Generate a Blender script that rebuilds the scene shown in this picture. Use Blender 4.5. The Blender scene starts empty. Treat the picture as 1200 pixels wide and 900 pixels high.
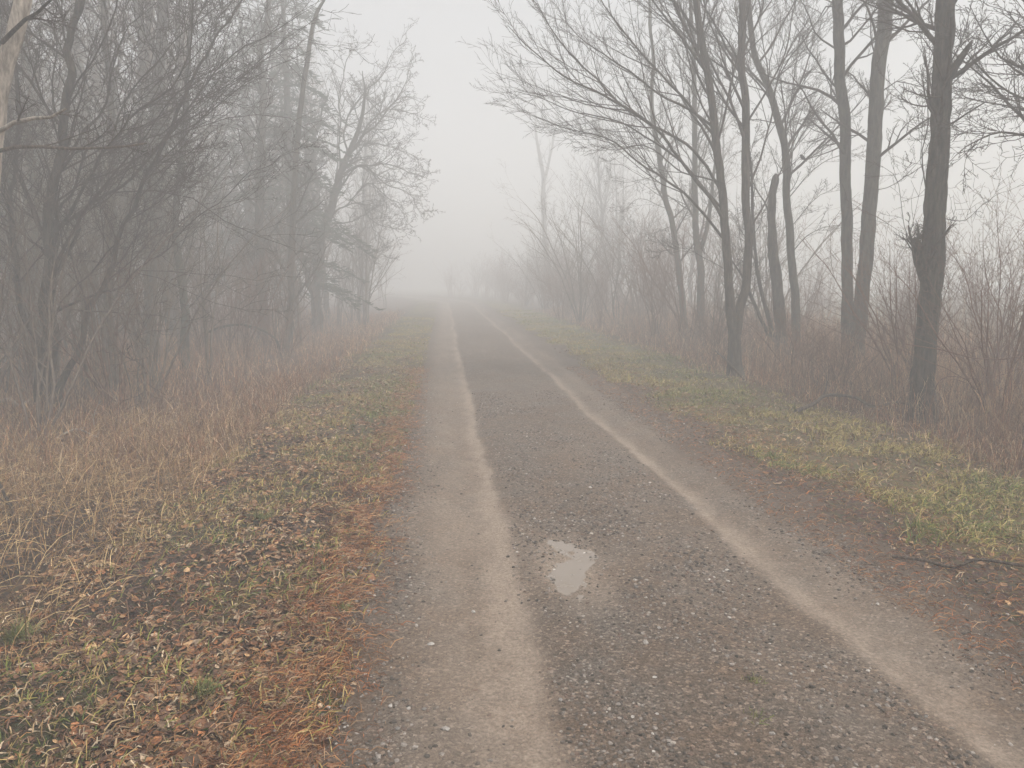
import bpy, math, random
import numpy as np
from math import pi, sin, cos, sqrt

SC = bpy.context.scene
COL = SC.collection
NP = np.random.default_rng(11)
R = random.Random(5)

# ------------------------------------------------------------------ camera model
F = 901.0
PITCH = math.atan(122 / F)
YAW = math.atan(80 / F * cos(PITCH))
EYE = (0.0, 0.0, 1.6)
FW = (sin(YAW) * cos(PITCH), cos(YAW) * cos(PITCH), -sin(PITCH))
RT = (cos(YAW), -sin(YAW), 0.0)
UP = (sin(YAW) * sin(PITCH), cos(YAW) * sin(PITCH), cos(PITCH))


def at(x, y, Y):
    """real-world point seen at photo pixel (x, y), at Y metres up the road"""
    a, b = (x - 600) / F, (450 - y) / F
    d = [FW[i] + a * RT[i] + b * UP[i] for i in range(3)]
    t = Y / d[1]
    return (d[0] * t, Y, EYE[2] + d[2] * t)


# ------------------------------------------------------------------ noise and terrain
def _hash(ix, iy, s):
    h = (ix.astype(np.int64) * 374761393 + iy.astype(np.int64) * 668265263 + s * 1274126177) & 0xFFFFFFFF
    h = ((h ^ (h >> 13)) * 1274126177) & 0xFFFFFFFF
    h = h ^ (h >> 16)
    return (h & 0xFFFF) / 65535.0


def vnoise(x, y, s=0):
    x = np.asarray(x, float); y = np.asarray(y, float)
    ix, iy = np.floor(x), np.floor(y)
    fx, fy = x - ix, y - iy
    fx = fx * fx * (3 - 2 * fx); fy = fy * fy * (3 - 2 * fy)
    a = _hash(ix, iy, s); b = _hash(ix + 1, iy, s); c = _hash(ix, iy + 1, s); d = _hash(ix + 1, iy + 1, s)
    return (a * (1 - fx) + b * fx) * (1 - fy) + (c * (1 - fx) + d * fx) * fy


def fbm(x, y, s=0, o=4):
    t, a, n = 0.0, 0.5, 0.0
    for k in range(o):
        t = t + a * vnoise(np.asarray(x) * 2 ** k, np.asarray(y) * 2 ** k, s + k * 17)
        n += a; a *= 0.5
    return t / n


def sstep(a, b, x):
    t = np.clip((np.asarray(x, float) - a) / (b - a), 0, 1)
    return t * t * (3 - 2 * t)


def edge_l(y): return -0.40 + 0.16 * (fbm(y * 0.55, y * 0 + 3.3, 5) - 0.5) + 0.10 * (vnoise(y * 2.7, y * 0, 6) - 0.5)
def edge_r(y): return 2.55 + 0.25 * (fbm(y * 0.45, y * 0 + 9.1, 7) - 0.5) + 0.14 * (vnoise(y * 2.3, y * 0, 8) - 0.5)
def track_l(y): return 0.31 + 0.10 * (fbm(y * 0.35, y * 0 + 1.7, 9, 2) - 0.5)
def track_r(y): return 1.80 + 0.09 * sstep(4.2, 2.2, y) + 0.16 * (fbm(y * 0.22, y * 0 + 4.7, 10, 2) - 0.5)


def bend(y): return -0.007 * np.clip(np.asarray(y, float) - 50, 0, 59) ** 2


PUD = (0.69, 4.10)


def height(x, y):
    y = np.asarray(y, float); x = np.asarray(x, float) - bend(y)
    off = np.maximum(sstep(-0.35, -0.9, x), sstep(2.5, 3.1, x))
    z = 0.03 * (fbm(x * 0.7, y * 0.7, 21) - 0.5)
    z = z + off * (0.10 * (fbm(x * 1.3, y * 1.3, 22) - 0.5) + 0.045 * (fbm(x * 6, y * 6, 23) - 0.5) + 0.02)
    z = z + off * 0.018 * (vnoise(x * 22, y * 22, 24) - 0.5)
    z = z - 0.16 * sstep(-1.3, -3.2, x) + 0.25 * sstep(-4, -20, x) - 0.12 * sstep(4.2, 6.5, x)
    road = 1 - off
    for tr, w in ((track_l(y) - 0.12, 0.20), (track_r(y) + 0.08, 0.20)):
        z = z - road * 0.022 * np.exp(-((x - tr) / w) ** 2)
    z = z + road * 0.012 * (fbm(x * 5, y * 2.5, 25) - 0.5) + road * 0.006 * (fbm(x * 26, y * 26, 26, 2) - 0.5)
    dx, dy = (x - PUD[0] + 0.05 * np.sin(y * 7)) / 0.11, (y - PUD[1]) / 0.50
    q = np.exp(-(dx * dx + dy * dy))
    z = z - (0.018 - 0.026 * (fbm(x * 15, y * 9, 27, 3) - 0.5)) * q
    return z


def hz(x, y): return float(height(np.array([x]), np.array([y]))[0])


# ------------------------------------------------------------------ mesh helpers
def mesh_np(name, verts, faces, mat, colors=None, attrs=None, smooth=True):
    verts = np.asarray(verts, np.float32).reshape(-1, 3)
    me = bpy.data.meshes.new(name)
    me.vertices.add(len(verts))
    me.vertices.foreach_set('co', verts.ravel())
    fl = faces if isinstance(faces, list) else [faces]
    fl = [np.asarray(f, np.int32) for f in fl if len(f)]
    tot = np.concatenate([np.full(len(f), f.shape[1], np.int32) for f in fl])
    idx = np.concatenate([f.ravel() for f in fl])
    start = np.concatenate([[0], np.cumsum(tot)[:-1]]).astype(np.int32)
    me.loops.add(len(idx)); me.polygons.add(len(tot))
    me.loops.foreach_set('vertex_index', idx)
    me.polygons.foreach_set('loop_start', start)
    me.polygons.foreach_set('loop_total', tot)
    me.polygons.foreach_set('use_smooth', np.full(len(tot), smooth, bool))
    if colors is not None:
        a = me.attributes.new('Col', 'FLOAT_COLOR', 'POINT')
        c = np.ones((len(verts), 4), np.float32); c[:, :3] = colors
        a.data.foreach_set('color', c.ravel())
    for k, v in (attrs or {}).items():
        a = me.attributes.new(k, 'FLOAT', 'POINT')
        a.data.foreach_set('value', np.asarray(v, np.float32).ravel())
    me.materials.append(mat)
    me.update(calc_edges=True)
    return me


def link(name, data, parent=None, loc=(0, 0, 0), rotz=0.0, scale=1.0):
    o = bpy.data.objects.new(name, data)
    COL.objects.link(o)
    o.parent = parent
    o.location = loc; o.rotation_euler = (0, 0, rotz); o.scale = (scale,) * 3
    return o


def tag(o, label=None, cat=None, group=None, kind=None):
    for k, v in (('label', label), ('category', cat), ('group', group), ('kind', kind)):
        if v: o[k] = v
    return o


class Tubes:
    """collects tapered tubes and builds them as one mesh"""
    def __init__(s): s.g = {}; s.caps = []

    def add(s, pts, rad, sides=None, rough=0.0):
        rm = max(rad)
        if sides is None:
            sides = 16 if rm > 0.06 else 8 if rm > 0.022 else 5 if rm > 0.009 else 3
        s.g.setdefault((len(pts), sides, rough), []).append((pts, rad))

    def arrays(s):
        V, Q, base = [], [], 0
        for (n, k, rough), L in s.g.items():
            P = np.array([a for a, _ in L], float); Rr = np.array([b for _, b in L], float)
            m = len(L)
            T = np.empty_like(P)
            T[:, 1:-1] = P[:, 2:] - P[:, :-2]; T[:, 0] = P[:, 1] - P[:, 0]; T[:, -1] = P[:, -1] - P[:, -2]
            T /= np.linalg.norm(T, axis=2, keepdims=True) + 1e-9
            mean = P[:, -1] - P[:, 0]
            ax = np.argmin(np.abs(mean), axis=1)
            ref = np.eye(3)[ax][:, None, :]
            U = ref - T * (T * ref).sum(2, keepdims=True)
            U /= np.linalg.norm(U, axis=2, keepdims=True) + 1e-9
            W = np.cross(T, U)
            th = np.arange(k) * 2 * pi / k
            rr = np.repeat(Rr[:, :, None], k, 2)
            if rough > 0:
                arc = np.concatenate([np.zeros((m, 1)), np.cumsum(np.linalg.norm(np.diff(P, axis=1), axis=2), 1)], 1)[:, :, None]
                sd = np.arange(m)[:, None, None] * 7.7 + P[:, :1, :1]
                cx, cy = np.cos(th)[None, None], np.sin(th)[None, None]
                q = fbm(cx * 1.1 + sd + 40, cy * 1.1 + arc * 2.4, 31, 3) - 0.5
                q2 = fbm(cx * 3.2 + sd + 90, cy * 3.2 + arc * 7, 32, 3) - 0.5
                rr = rr * (1 + rough * (1.3 * q + 1.0 * q2))
            X = P[:, :, None, :] + rr[..., None] * (np.cos(th)[None, None, :, None] * U[:, :, None, :] + np.sin(th)[None, None, :, None] * W[:, :, None, :])
            V.append(X.reshape(-1, 3))
            a = np.arange(k); b = (a + 1) % k
            ring = np.stack([a, b, b + k, a + k], 1)
            f = (ring[None, None] + (np.arange(n - 1) * k)[None, :, None, None] + (np.arange(m) * n * k)[:, None, None, None] + base)
            Q.append(f.reshape(-1, 4)); base += m * n * k
        return np.concatenate(V), np.concatenate(Q)

    def build(s, name, mat, parent=None, org=(0, 0, 0), **kw):
        if not s.g: return None
        v, q = s.arrays()
        v = v - np.array(org)
        return link(name, mesh_np(name, v, q, mat), parent, **kw)


def nrm(v):
    l = sqrt(v[0] * v[0] + v[1] * v[1] + v[2] * v[2]) or 1e-9
    return (v[0] / l, v[1] / l, v[2] / l)


def smooth_path(ctrl, rad, step, rng, wob=0.0):
    """Catmull-Rom through the control points, evenly resampled, with a little wander"""
    C = [np.array(c, float) for c in ctrl]
    C = [2 * C[0] - C[1]] + C + [2 * C[-1] - C[-2]]
    rd = [rad[0]] + list(rad) + [rad[-1]]
    P, Q = [], []
    for i in range(1, len(C) - 2):
        for t in np.linspace(0, 1, 24, endpoint=False):
            a, b, c, d = C[i - 1], C[i], C[i + 1], C[i + 2]
            P.append(0.5 * (2 * b + (c - a) * t + (2 * a - 5 * b + 4 * c - d) * t * t + (3 * b - a - 3 * c + d) * t ** 3))
            Q.append(rd[i] * (1 - t) + rd[i + 1] * t)
    P.append(C[-2]); Q.append(rd[-2])
    P = np.array(P); Q = np.array(Q)
    s = np.concatenate([[0], np.cumsum(np.linalg.norm(np.diff(P, axis=0), axis=1))])
    n = max(3, int(s[-1] / step) + 1)
    u = np.linspace(0, s[-1], n)
    out = np.stack([np.interp(u, s, P[:, k]) for k in range(3)], 1)
    rr = np.interp(u, s, Q)
    if wob:
        o = rng.random() * 100
        for k in range(3):
            out[:, k] += wob * (fbm(u * 1.1 + o + 31 * k, u * 0 + 5, 44, 3) - 0.5) * np.minimum(1, np.minimum(u, 10) / 0.6) * 2
    return out, rr


class Grow:
    """recursive bare branching"""
    def __init__(s, seed, nseg=(6, 5, 4, 3), kids=(8, 6, 4, 0), ratio=(0.5, 0.45, 0.4), ang=(0.7, 0.7, 0.7),
                 wander=(0.10, 0.14, 0.16, 0.18), trop=(0.05, 0.05, 0.04, 0.03), rr=0.58, rmin=0.0029, tip=0.3, t0=0.15, maxlev=3):
        s.r = random.Random(seed); s.nseg = nseg; s.kids = kids; s.ratio = ratio; s.ang = ang
        s.wander = wander; s.trop = trop; s.rr = rr; s.rmin = rmin; s.tip = tip; s.t0 = t0; s.maxlev = maxlev
        s.T = Tubes()

    def branch(s, p, d, L, r, lev):
        g = s.r.gauss; n = s.nseg[lev]; st = L / n; w = s.wander[lev]; tz = s.trop[lev]
        pts = [p]; dirs = [d]
        for i in range(n):
            d = nrm((d[0] + g(0, w), d[1] + g(0, w), d[2] + g(0, w) + tz))
            p = (p[0] + d[0] * st, p[1] + d[1] * st, p[2] + d[2] * st)
            pts.append(p); dirs.append(d)
        r1 = max(s.rmin * 0.6, r * s.tip)
        rad = [r + (r1 - r) * i / n for i in range(n + 1)]
        s.T.add(pts, rad)
        s.sub(pts, dirs, rad, L, lev)

    def side(s, d, ang):
        g = s.r.gauss
        q = nrm((g(0, 1), g(0, 1), g(0, 1)))
        k = q[0] * d[0] + q[1] * d[1] + q[2] * d[2]
        q = nrm((q[0] - k * d[0], q[1] - k * d[1], q[2] - k * d[2]))
        c, sn = cos(ang), sin(ang)
        return (d[0] * c + q[0] * sn, d[1] * c + q[1] * sn, d[2] * c + q[2] * sn)

    def sub(s, pts, dirs, rad, L, lev, k=None, t0=None):
        if lev >= s.maxlev: return
        k = s.kids[lev] if k is None else k
        t0 = s.t0 if t0 is None else t0
        n = len(pts) - 1; U = s.r.uniform
        for j in range(k):
            t = t0 + (1 - t0) * (j + s.r.random()) / k
            f = min(t * n, n - 1e-6); i = int(f); f -= i
            a, b = pts[i], pts[i + 1]
            q = (a[0] + (b[0] - a[0]) * f, a[1] + (b[1] - a[1]) * f, a[2] + (b[2] - a[2]) * f)
            d = s.side(dirs[min(i + 1, n)], s.ang[lev] * U(0.6, 1.3))
            cl = L * s.ratio[lev] * (1.15 - 0.65 * t) * U(0.55, 1.25)
            cr = max(s.rmin, (rad[i] + (rad[i + 1] - rad[i]) * f) * s.rr * U(0.7, 1.1))
            s.branch(q, d, cl, cr, lev + 1)

    def along(s, P, rr, n, t0, t1, L, lev=0, ang=0.9, bias=(0, 0, 0), rf=0.4, taper=0.6, rmax=9):
        """n branches off a given stem between fractions t0 and t1"""
        m = len(P) - 1; U = s.r.uniform
        for j in range(n):
            t = t0 + (t1 - t0) * (j + s.r.random()) / n
            f = min(t * m, m - 1e-6); i = int(f)
            a, b = P[i], P[i + 1]; d = nrm(tuple(b - a)); q = tuple(a + (b - a) * (f - i))
            dd = s.side(d, ang * U(0.7, 1.25))
            dd = nrm((dd[0] + bias[0], dd[1] + bias[1], dd[2] + bias[2]))
            k = (t - t0) / max(1e-6, t1 - t0)
            s.branch(q, dd, L * (1 - taper * k) * U(0.55, 1.2), min(rmax, max(s.rmin * 1.5, rr[i] * rf * U(0.6, 1.1))), lev)

    def limb(s, P, rr, lev=0, k=None, t0=0.25, T=None):
        """a given main limb: its own tube goes into T, its twigs into the crown"""
        pts = [tuple(p) for p in P]
        dirs = [nrm(tuple(P[min(i + 1, len(P) - 1)] - P[max(i - 1, 0)])) for i in range(len(P))]
        L = float(np.linalg.norm(np.diff(P, axis=0), axis=1).sum())
        (T or s.T).add(pts, list(rr))
        s.sub(pts, dirs, list(rr), L, lev, k, t0)


# ------------------------------------------------------------------ materials
def new_mat(name):
    m = bpy.data.materials.new(name); m.use_nodes = True
    nt = m.node_tree
    b = nt.nodes['Principled BSDF']
    b.inputs['Roughness'].default_value = 0.9
    b.inputs['Specular IOR Level'].default_value = 0.25
    return m, nt, b


def nd(nt, t, **kw):
    n = nt.nodes.new(t)
    for k, v in kw.items():
        if k.startswith('i_'): n.inputs[k[2:].replace('_', ' ')].default_value = v
        else: setattr(n, k, v)
    return n


def ramp(nt, fac, stops):
    r = nt.nodes.new('ShaderNodeValToRGB')
    el = r.color_ramp.elements
    while len(el) < len(stops): el.new(0.5)
    for e, (p, c) in zip(el, stops):
        e.position = p; e.color = (c[0], c[1], c[2], 1)
    nt.links.new(fac, r.inputs[0])
    return r.outputs[0]


def bark(name, dark, light, moss=None, moss_amt=0.5, scale=1.0, bump=0.6):
    m, nt, b = new_mat(name)
    tc = nd(nt, 'ShaderNodeTexCoord')
    mp = nd(nt, 'ShaderNodeMapping'); mp.inputs['Scale'].default_value = (15 * scale, 15 * scale, 3 * scale)
    nt.links.new(tc.outputs['Object'], mp.inputs[0])
    n1 = nd(nt, 'ShaderNodeTexNoise', i_Scale=1.6, i_Detail=6.0, i_Roughness=0.7)
    nt.links.new(mp.outputs[0], n1.inputs['Vector'])
    c = ramp(nt, n1.outputs[0], [(0.38, dark), (0.64, light)])
    if moss:
        n2 = nd(nt, 'ShaderNodeTexNoise', i_Scale=2.3, i_Detail=5.0, i_Roughness=0.65)
        nt.links.new(tc.outputs['Object'], n2.inputs['Vector'])
        mr = nd(nt, 'ShaderNodeMapRange'); mr.inputs[1].default_value = 0.5; mr.inputs[2].default_value = 0.66; mr.inputs[4].default_value = moss_amt
        nt.links.new(n2.outputs[0], mr.inputs[0])
        mx = nd(nt, 'ShaderNodeMix', data_type='RGBA')
        nt.links.new(mr.outputs[0], mx.inputs[0]); nt.links.new(c, mx.inputs[6]); mx.inputs[7].default_value = (*moss, 1)
        c = mx.outputs[2]
    nt.links.new(c, b.inputs['Base Color'])
    bp = nd(nt, 'ShaderNodeBump', i_Strength=min(1, bump * 1.6), i_Distance=0.04)
    nt.links.new(n1.outputs[0], bp.inputs['Height']); nt.links.new(bp.outputs[0], b.inputs['Normal'])
    return m


def attr_mat(name, rough=0.85, spec=0.2, vary=0.35, scale=30.0, bump=0.0):
    m, nt, b = new_mat(name)
    b.inputs['Roughness'].default_value = rough; b.inputs['Specular IOR Level'].default_value = spec
    a = nd(nt, 'ShaderNodeAttribute', attribute_name='Col')
    n = nd(nt, 'ShaderNodeTexNoise', i_Scale=scale, i_Detail=4.0)
    tc = nd(nt, 'ShaderNodeTexCoord'); nt.links.new(tc.outputs['Object'], n.inputs['Vector'])
    mr = nd(nt, 'ShaderNodeMapRange'); mr.inputs[1].default_value = 0.3; mr.inputs[2].default_value = 0.7
    mr.inputs[3].default_value = 1 - vary; mr.inputs[4].default_value = 1 + vary
    nt.links.new(n.outputs[0], mr.inputs[0])
    mx = nd(nt, 'ShaderNodeVectorMath', operation='SCALE')
    nt.links.new(a.outputs['Color'], mx.inputs[0]); nt.links.new(mr.outputs[0], mx.inputs['Scale'])
    nt.links.new(mx.outputs[0], b.inputs['Base Color'])
    if bump:
        bp = nd(nt, 'ShaderNodeBump', i_Strength=bump, i_Distance=0.01)
        nt.links.new(n.outputs[0], bp.inputs['Height']); nt.links.new(bp.outputs[0], b.inputs['Normal'])
    return m


M_DARK = bark('dark rough bark', (0.004, 0.003, 0.003), (0.105, 0.08, 0.06), (0.075, 0.08, 0.045), 0.4)
M_GREY = bark('grey green bark', (0.012, 0.010, 0.007), (0.095, 0.082, 0.06), (0.085, 0.088, 0.055), 0.6)
M_WOOD = bark('grey thicket bark', (0.02, 0.016, 0.012), (0.115, 0.09, 0.07), (0.07, 0.075, 0.045), 0.35)
M_MOSS = bark('mossy bark', (0.03, 0.028, 0.022), (0.085, 0.078, 0.06), (0.05, 0.075, 0.03), 0.8)
M_DEAD = bark('bleached dead wood', (0.24, 0.20, 0.165), (0.62, 0.54, 0.46), (0.10, 0.08, 0.065), 0.45)
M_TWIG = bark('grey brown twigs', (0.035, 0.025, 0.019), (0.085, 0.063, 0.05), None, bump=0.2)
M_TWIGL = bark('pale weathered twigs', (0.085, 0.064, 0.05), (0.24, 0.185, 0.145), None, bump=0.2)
M_TWIGR = bark('red brown twigs', (0.10, 0.05, 0.032), (0.24, 0.13, 0.088), None, bump=0.2)
M_STICK = bark('weathered fallen branch', (0.06, 0.045, 0.035), (0.20, 0.155, 0.12), None, scale=2)
M_NEEDLE = bark('dull conifer needles', (0.03, 0.042, 0.026), (0.055, 0.07, 0.042), None, bump=0.1)
M_BIRD = bark('dark feathers', (0.03, 0.028, 0.027), (0.06, 0.055, 0.05), None, bump=0.1)
M_STUFF = attr_mat('dry stems', 0.8, 0.2, 0.3, 12)
M_BLADE = attr_mat('grass blades', 0.7, 0.25, 0.25, 25)
M_LEAF = attr_mat('dead leaves', 0.65, 0.3, 0.4, 70)
M_STONE = attr_mat('gravel stones', 0.75, 0.35, 0.3, 120, 0.3)

# ground
M_GROUND, nt, b = new_mat('soil and litter')
a = nd(nt, 'ShaderNodeAttribute', attribute_name='Col')
tc = nd(nt, 'ShaderNodeTexCoord')
n1 = nd(nt, 'ShaderNodeTexNoise', i_Scale=38.0, i_Detail=8.0, i_Roughness=0.75)
n2 = nd(nt, 'ShaderNodeTexVoronoi', i_Scale=45.0)
nt.links.new(tc.outputs['Object'], n1.inputs['Vector']); nt.links.new(tc.outputs['Object'], n2.inputs['Vector'])
mr = nd(nt, 'ShaderNodeMapRange'); mr.inputs[1].default_value = 0.32; mr.inputs[2].default_value = 0.7; mr.inputs[3].default_value = 0.35; mr.inputs[4].default_value = 1.75
nt.links.new(n1.outputs[0], mr.inputs[0])
vm = nd(nt, 'ShaderNodeVectorMath', operation='SCALE')
nt.links.new(a.outputs['Color'], vm.inputs[0]); nt.links.new(mr.outputs[0], vm.inputs['Scale'])
hs = nd(nt, 'ShaderNodeMix', data_type='RGBA', blend_type='OVERLAY'); hs.inputs[0].default_value = 0.25
nt.links.new(vm.outputs[0], hs.inputs[6]); nt.links.new(n2.outputs['Color'], hs.inputs[7])
nt.links.new(hs.outputs[2], b.inputs['Base Color'])
bp = nd(nt, 'ShaderNodeBump', i_Strength=0.9, i_Distance=0.02)
nt.links.new(n1.outputs[0], bp.inputs['Height']); nt.links.new(bp.outputs[0], b.inputs['Normal'])

# road: compacted stone dust with loose gravel, colour set by real wear (attributes track / fines)
M_ROAD, nt, b = new_mat('gravel road')
b.inputs['Roughness'].default_value = 0.8; b.inputs['Specular IOR Level'].default_value = 0.35
tc = nd(nt, 'ShaderNodeTexCoord')
vo = nd(nt, 'ShaderNodeTexVoronoi', i_Scale=85.0); vo2 = nd(nt, 'ShaderNodeTexVoronoi', i_Scale=190.0)
nz = nd(nt, 'ShaderNodeTexNoise', i_Scale=2.2, i_Detail=8.0, i_Roughness=0.7)
nf = nd(nt, 'ShaderNodeTexNoise', i_Scale=60.0, i_Detail=6.0, i_Roughness=0.8)
for n in (vo, vo2, nz, nf): nt.links.new(tc.outputs['Object'], n.inputs['Vector'])
bw = nd(nt, 'ShaderNodeSeparateColor'); nt.links.new(vo.outputs['Color'], bw.inputs[0])
bw2 = nd(nt, 'ShaderNodeSeparateColor'); nt.links.new(vo2.outputs['Color'], bw2.inputs[0])
stone = ramp(nt, bw.outputs[0], [(0.0, (0.032, 0.027, 0.022)), (0.5, (0.100, 0.081, 0.064)), (0.85, (0.20, 0.164, 0.132)), (1.0, (0.46, 0.39, 0.33))])
fine = ramp(nt, bw2.outputs[1], [(0.0, (0.06, 0.049, 0.039)), (0.6, (0.137, 0.108, 0.084)), (1.0, (0.30, 0.245, 0.195))])
mx = nd(nt, 'ShaderNodeMix', data_type='RGBA'); mx.inputs[0].default_value = 0.45
nt.links.new(stone, mx.inputs[6]); nt.links.new(fine, mx.inputs[7])
red = nd(nt, 'ShaderNodeMix', data_type='RGBA', blend_type='MULTIPLY')
mr = nd(nt, 'ShaderNodeMapRange'); mr.inputs[1].default_value = 0.35; mr.inputs[2].default_value = 0.72
nt.links.new(nz.outputs[0], mr.inputs[0]); nt.links.new(mr.outputs[0], red.inputs[0])
nt.links.new(mx.outputs[2], red.inputs[6]); red.inputs[7].default_value = (1.0, 0.78, 0.60, 1)
tr = nd(nt, 'ShaderNodeAttribute', attribute_name='track')
pale = ramp(nt, nf.outputs[0], [(0.3, (0.21, 0.158, 0.118)), (0.7, (0.44, 0.348, 0.27))])
mt = nd(nt, 'ShaderNodeMath', operation='MULTIPLY_ADD')
nt.links.new(nf.outputs[0], mt.inputs[0]); mt.inputs[1].default_value = 1.9; mt.inputs[2].default_value = -0.1
mt2 = nd(nt, 'ShaderNodeMath', operation='MULTIPLY', use_clamp=True)
nt.links.new(mt.outputs[0], mt2.inputs[0]); nt.links.new(tr.outputs['Fac'], mt2.inputs[1])
m3 = nd(nt, 'ShaderNodeMix', data_type='RGBA')
nt.links.new(mt2.outputs[0], m3.inputs[0]); nt.links.new(red.outputs[2], m3.inputs[6]); nt.links.new(pale, m3.inputs[7])
ed = nd(nt, 'ShaderNodeAttribute', attribute_name='soil')
m4 = nd(nt, 'ShaderNodeMix', data_type='RGBA')
nt.links.new(ed.outputs['Fac'], m4.inputs[0]); nt.links.new(m3.outputs[2], m4.inputs[6]); m4.inputs[7].default_value = (0.10, 0.069, 0.048, 1)
nt.links.new(m4.outputs[2], b.inputs['Base Color'])
ad = nd(nt, 'ShaderNodeMath', operation='MULTIPLY_ADD'); ad.inputs[1].default_value = -0.6
nt.links.new(vo.outputs['Distance'], ad.inputs[0]); nt.links.new(nf.outputs[0], ad.inputs[2])
bp = nd(nt, 'ShaderNodeBump', i_Strength=0.7, i_Distance=0.012)
nt.links.new(ad.outputs[0], bp.inputs['Height']); nt.links.new(bp.outputs[0], b.inputs['Normal'])

M_PUD, nt, b = new_mat('thin muddy water')
b.inputs['Base Color'].default_value = (0.25, 0.205, 0.165, 1)
b.inputs['Specular IOR Level'].default_value = 0.4
tc = nd(nt, 'ShaderNodeTexCoord'); nz = nd(nt, 'ShaderNodeTexNoise', i_Scale=14.0, i_Detail=4.0)
nt.links.new(tc.outputs['Object'], nz.inputs['Vector'])
mr = nd(nt, 'ShaderNodeMapRange'); mr.inputs[1].default_value = 0.4; mr.inputs[2].default_value = 0.65; mr.inputs[3].default_value = 0.08; mr.inputs[4].default_value = 0.3
nt.links.new(nz.outputs[0], mr.inputs[0]); nt.links.new(mr.outputs[0], b.inputs['Roughness'])

# ------------------------------------------------------------------ ground and road
def graded(fine0, fine1, step, lo, hi, g=1.16):
    mid = list(np.arange(fine0, fine1 + 1e-6, step))
    a, s = [fine0], step
    while a[-1] > lo: s *= g; a.append(max(lo, a[-1] - s))
    c, s = [fine1], step
    while c[-1] < hi: s *= g; c.append(min(hi, c[-1] + s))
    return np.array(a[:0:-1] + mid + c[1:])


def grid(xs, ys):
    X, Y = np.meshgrid(xs, ys)
    n, m = len(xs), len(ys)
    i = (np.arange(m - 1)[:, None] * n + np.arange(n - 1)[None]).ravel()
    return X.ravel(), Y.ravel(), np.stack([i, i + 1, i + n + 1, i + n], 1)


def ground_colour(x, y):
    soil = np.array([0.045, 0.028, 0.018]); moss = np.array([0.062, 0.062, 0.022]); tan = np.array([0.11, 0.07, 0.038])
    straw = np.array([0.15, 0.118, 0.048]); rust = np.array([0.15, 0.052, 0.022]); brush = np.array([0.095, 0.046, 0.026]); grey = np.array([0.105, 0.085, 0.07])
    def mixc(c, d, f): return c * (1 - f[:, None]) + d * f[:, None]
    c = np.tile(soil, (len(x), 1))
    n = fbm(x * 1.4, y * 1.4, 51); n2 = fbm(x * 0.5, y * 0.5, 52); n3 = fbm(x * 3.1, y * 3.1, 53)
    left = (x < 0.6)
    far = sstep(6, 11, y)
    c = mixc(c, tan, sstep(0.45, 0.7, n3) * 0.6)
    c = mixc(c, moss, left * sstep(0.48, 0.62, n) * 0.65 * sstep(-2.4, -1.5, x))
    c = mixc(c, grey, left * sstep(0.52, 0.66, fbm(x * 1.1, y * 0.6, 57)) * 0.5 * sstep(-2.0, -1.5, x) * (1 - far))
    c = mixc(c, straw * 0.9, left * far * sstep(-2.0, -1.3, x) * (0.35 + 0.5 * sstep(0.4, 0.6, n)))
    c = mixc(c, np.array([0.07, 0.09, 0.03]), left * sstep(-1.1, -0.6, x) * sstep(5, 8, y) * sstep(14, 9, y) * sstep(0.4, 0.55, n2) * 0.7)
    c = mixc(c, rust, left * sstep(-0.95, -0.5, x + 0.5 * (n - 0.5)) * sstep(9, 6, y) * sstep(0.38, 0.56, n3) * 0.75)
    rt = 1.0 - left
    c = mixc(c, np.array([0.105, 0.074, 0.051]), rt * sstep(3.9, 3.1, x) * (0.75 + 0.25 * n3))
    c = mixc(c, straw, rt * sstep(0, 0.35, x + 1.0 * (n - 0.5) - 2.62 - 0.35 * sstep(6, 3.6, y)) * (0.5 + 0.5 * sstep(0.35, 0.6, n)))
    c = mixc(c, moss * 1.2, rt * sstep(2.9, 3.3, x) * sstep(0.5, 0.64, n2) * 0.6)
    c = mixc(c, soil, rt * sstep(3.9, 4.9, x + 1.2 * (n - 0.5)) * 0.7)
    c = mixc(c, brush, sstep(-1.7, -2.4, x) * far * 0.8)
    c = mixc(c, brush, sstep(4.4, 5.2, x) * 0.8)
    c = mixc(c, straw, sstep(11, 16, x))
    return c


gx, gy, gf = grid(graded(-3.2, 5.2, 0.045, -150, 150), graded(1.6, 9.0, 0.045, -60, 160, 1.06))
gz = height(gx, gy)
inroad = (gx - bend(gy) > edge_l(gy) + 0.22) & (gx - bend(gy) < edge_r(gy) - 0.25)
gz = gz - 0.03 * inroad
tag(link('ground', mesh_np('ground', np.stack([gx, gy, gz], 1), gf, M_GROUND, ground_colour(gx - bend(gy), gy))), kind='structure')

us = np.linspace(0, 1, 168)
ys = graded(1.6, 8.0, 0.02, -50, 108, 1.05)
U, YY = np.meshgrid(us, ys); U = U.ravel(); YY = YY.ravel()
el, er = edge_l(YY) - 0.18, edge_r(YY) + 0.22
rx = el + (er - el) * U
de = np.minimum(rx - el, er - rx)
rz = height(rx + bend(YY), YY) + 0.012 * sstep(0.05, 0.28, de) - 0.012 + 0.008 + 0.016 * (fbm(rx * 9, YY * 9, 61, 3) - 0.5) * sstep(0.5, 0.1, de)
i = (np.arange(len(ys) - 1)[:, None] * len(us) + np.arange(len(us) - 1)[None]).ravel()
rf = np.stack([i, i + 1, i + len(us) + 1, i + len(us)], 1)
nA = fbm(rx * 2.2, YY * 0.9, 62); nB = fbm(rx * 8, YY * 3, 63, 3)
tl, trr = track_l(YY), track_r(YY)
wl = 0.066 + 0.06 * sstep(7, 2.2, YY)
jg = 0.07 * (fbm(rx * 3 + 5, YY * 2.2, 69) - 0.5) + 0.05 * (fbm(rx * 12, YY * 9, 70, 2) - 0.5)
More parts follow.
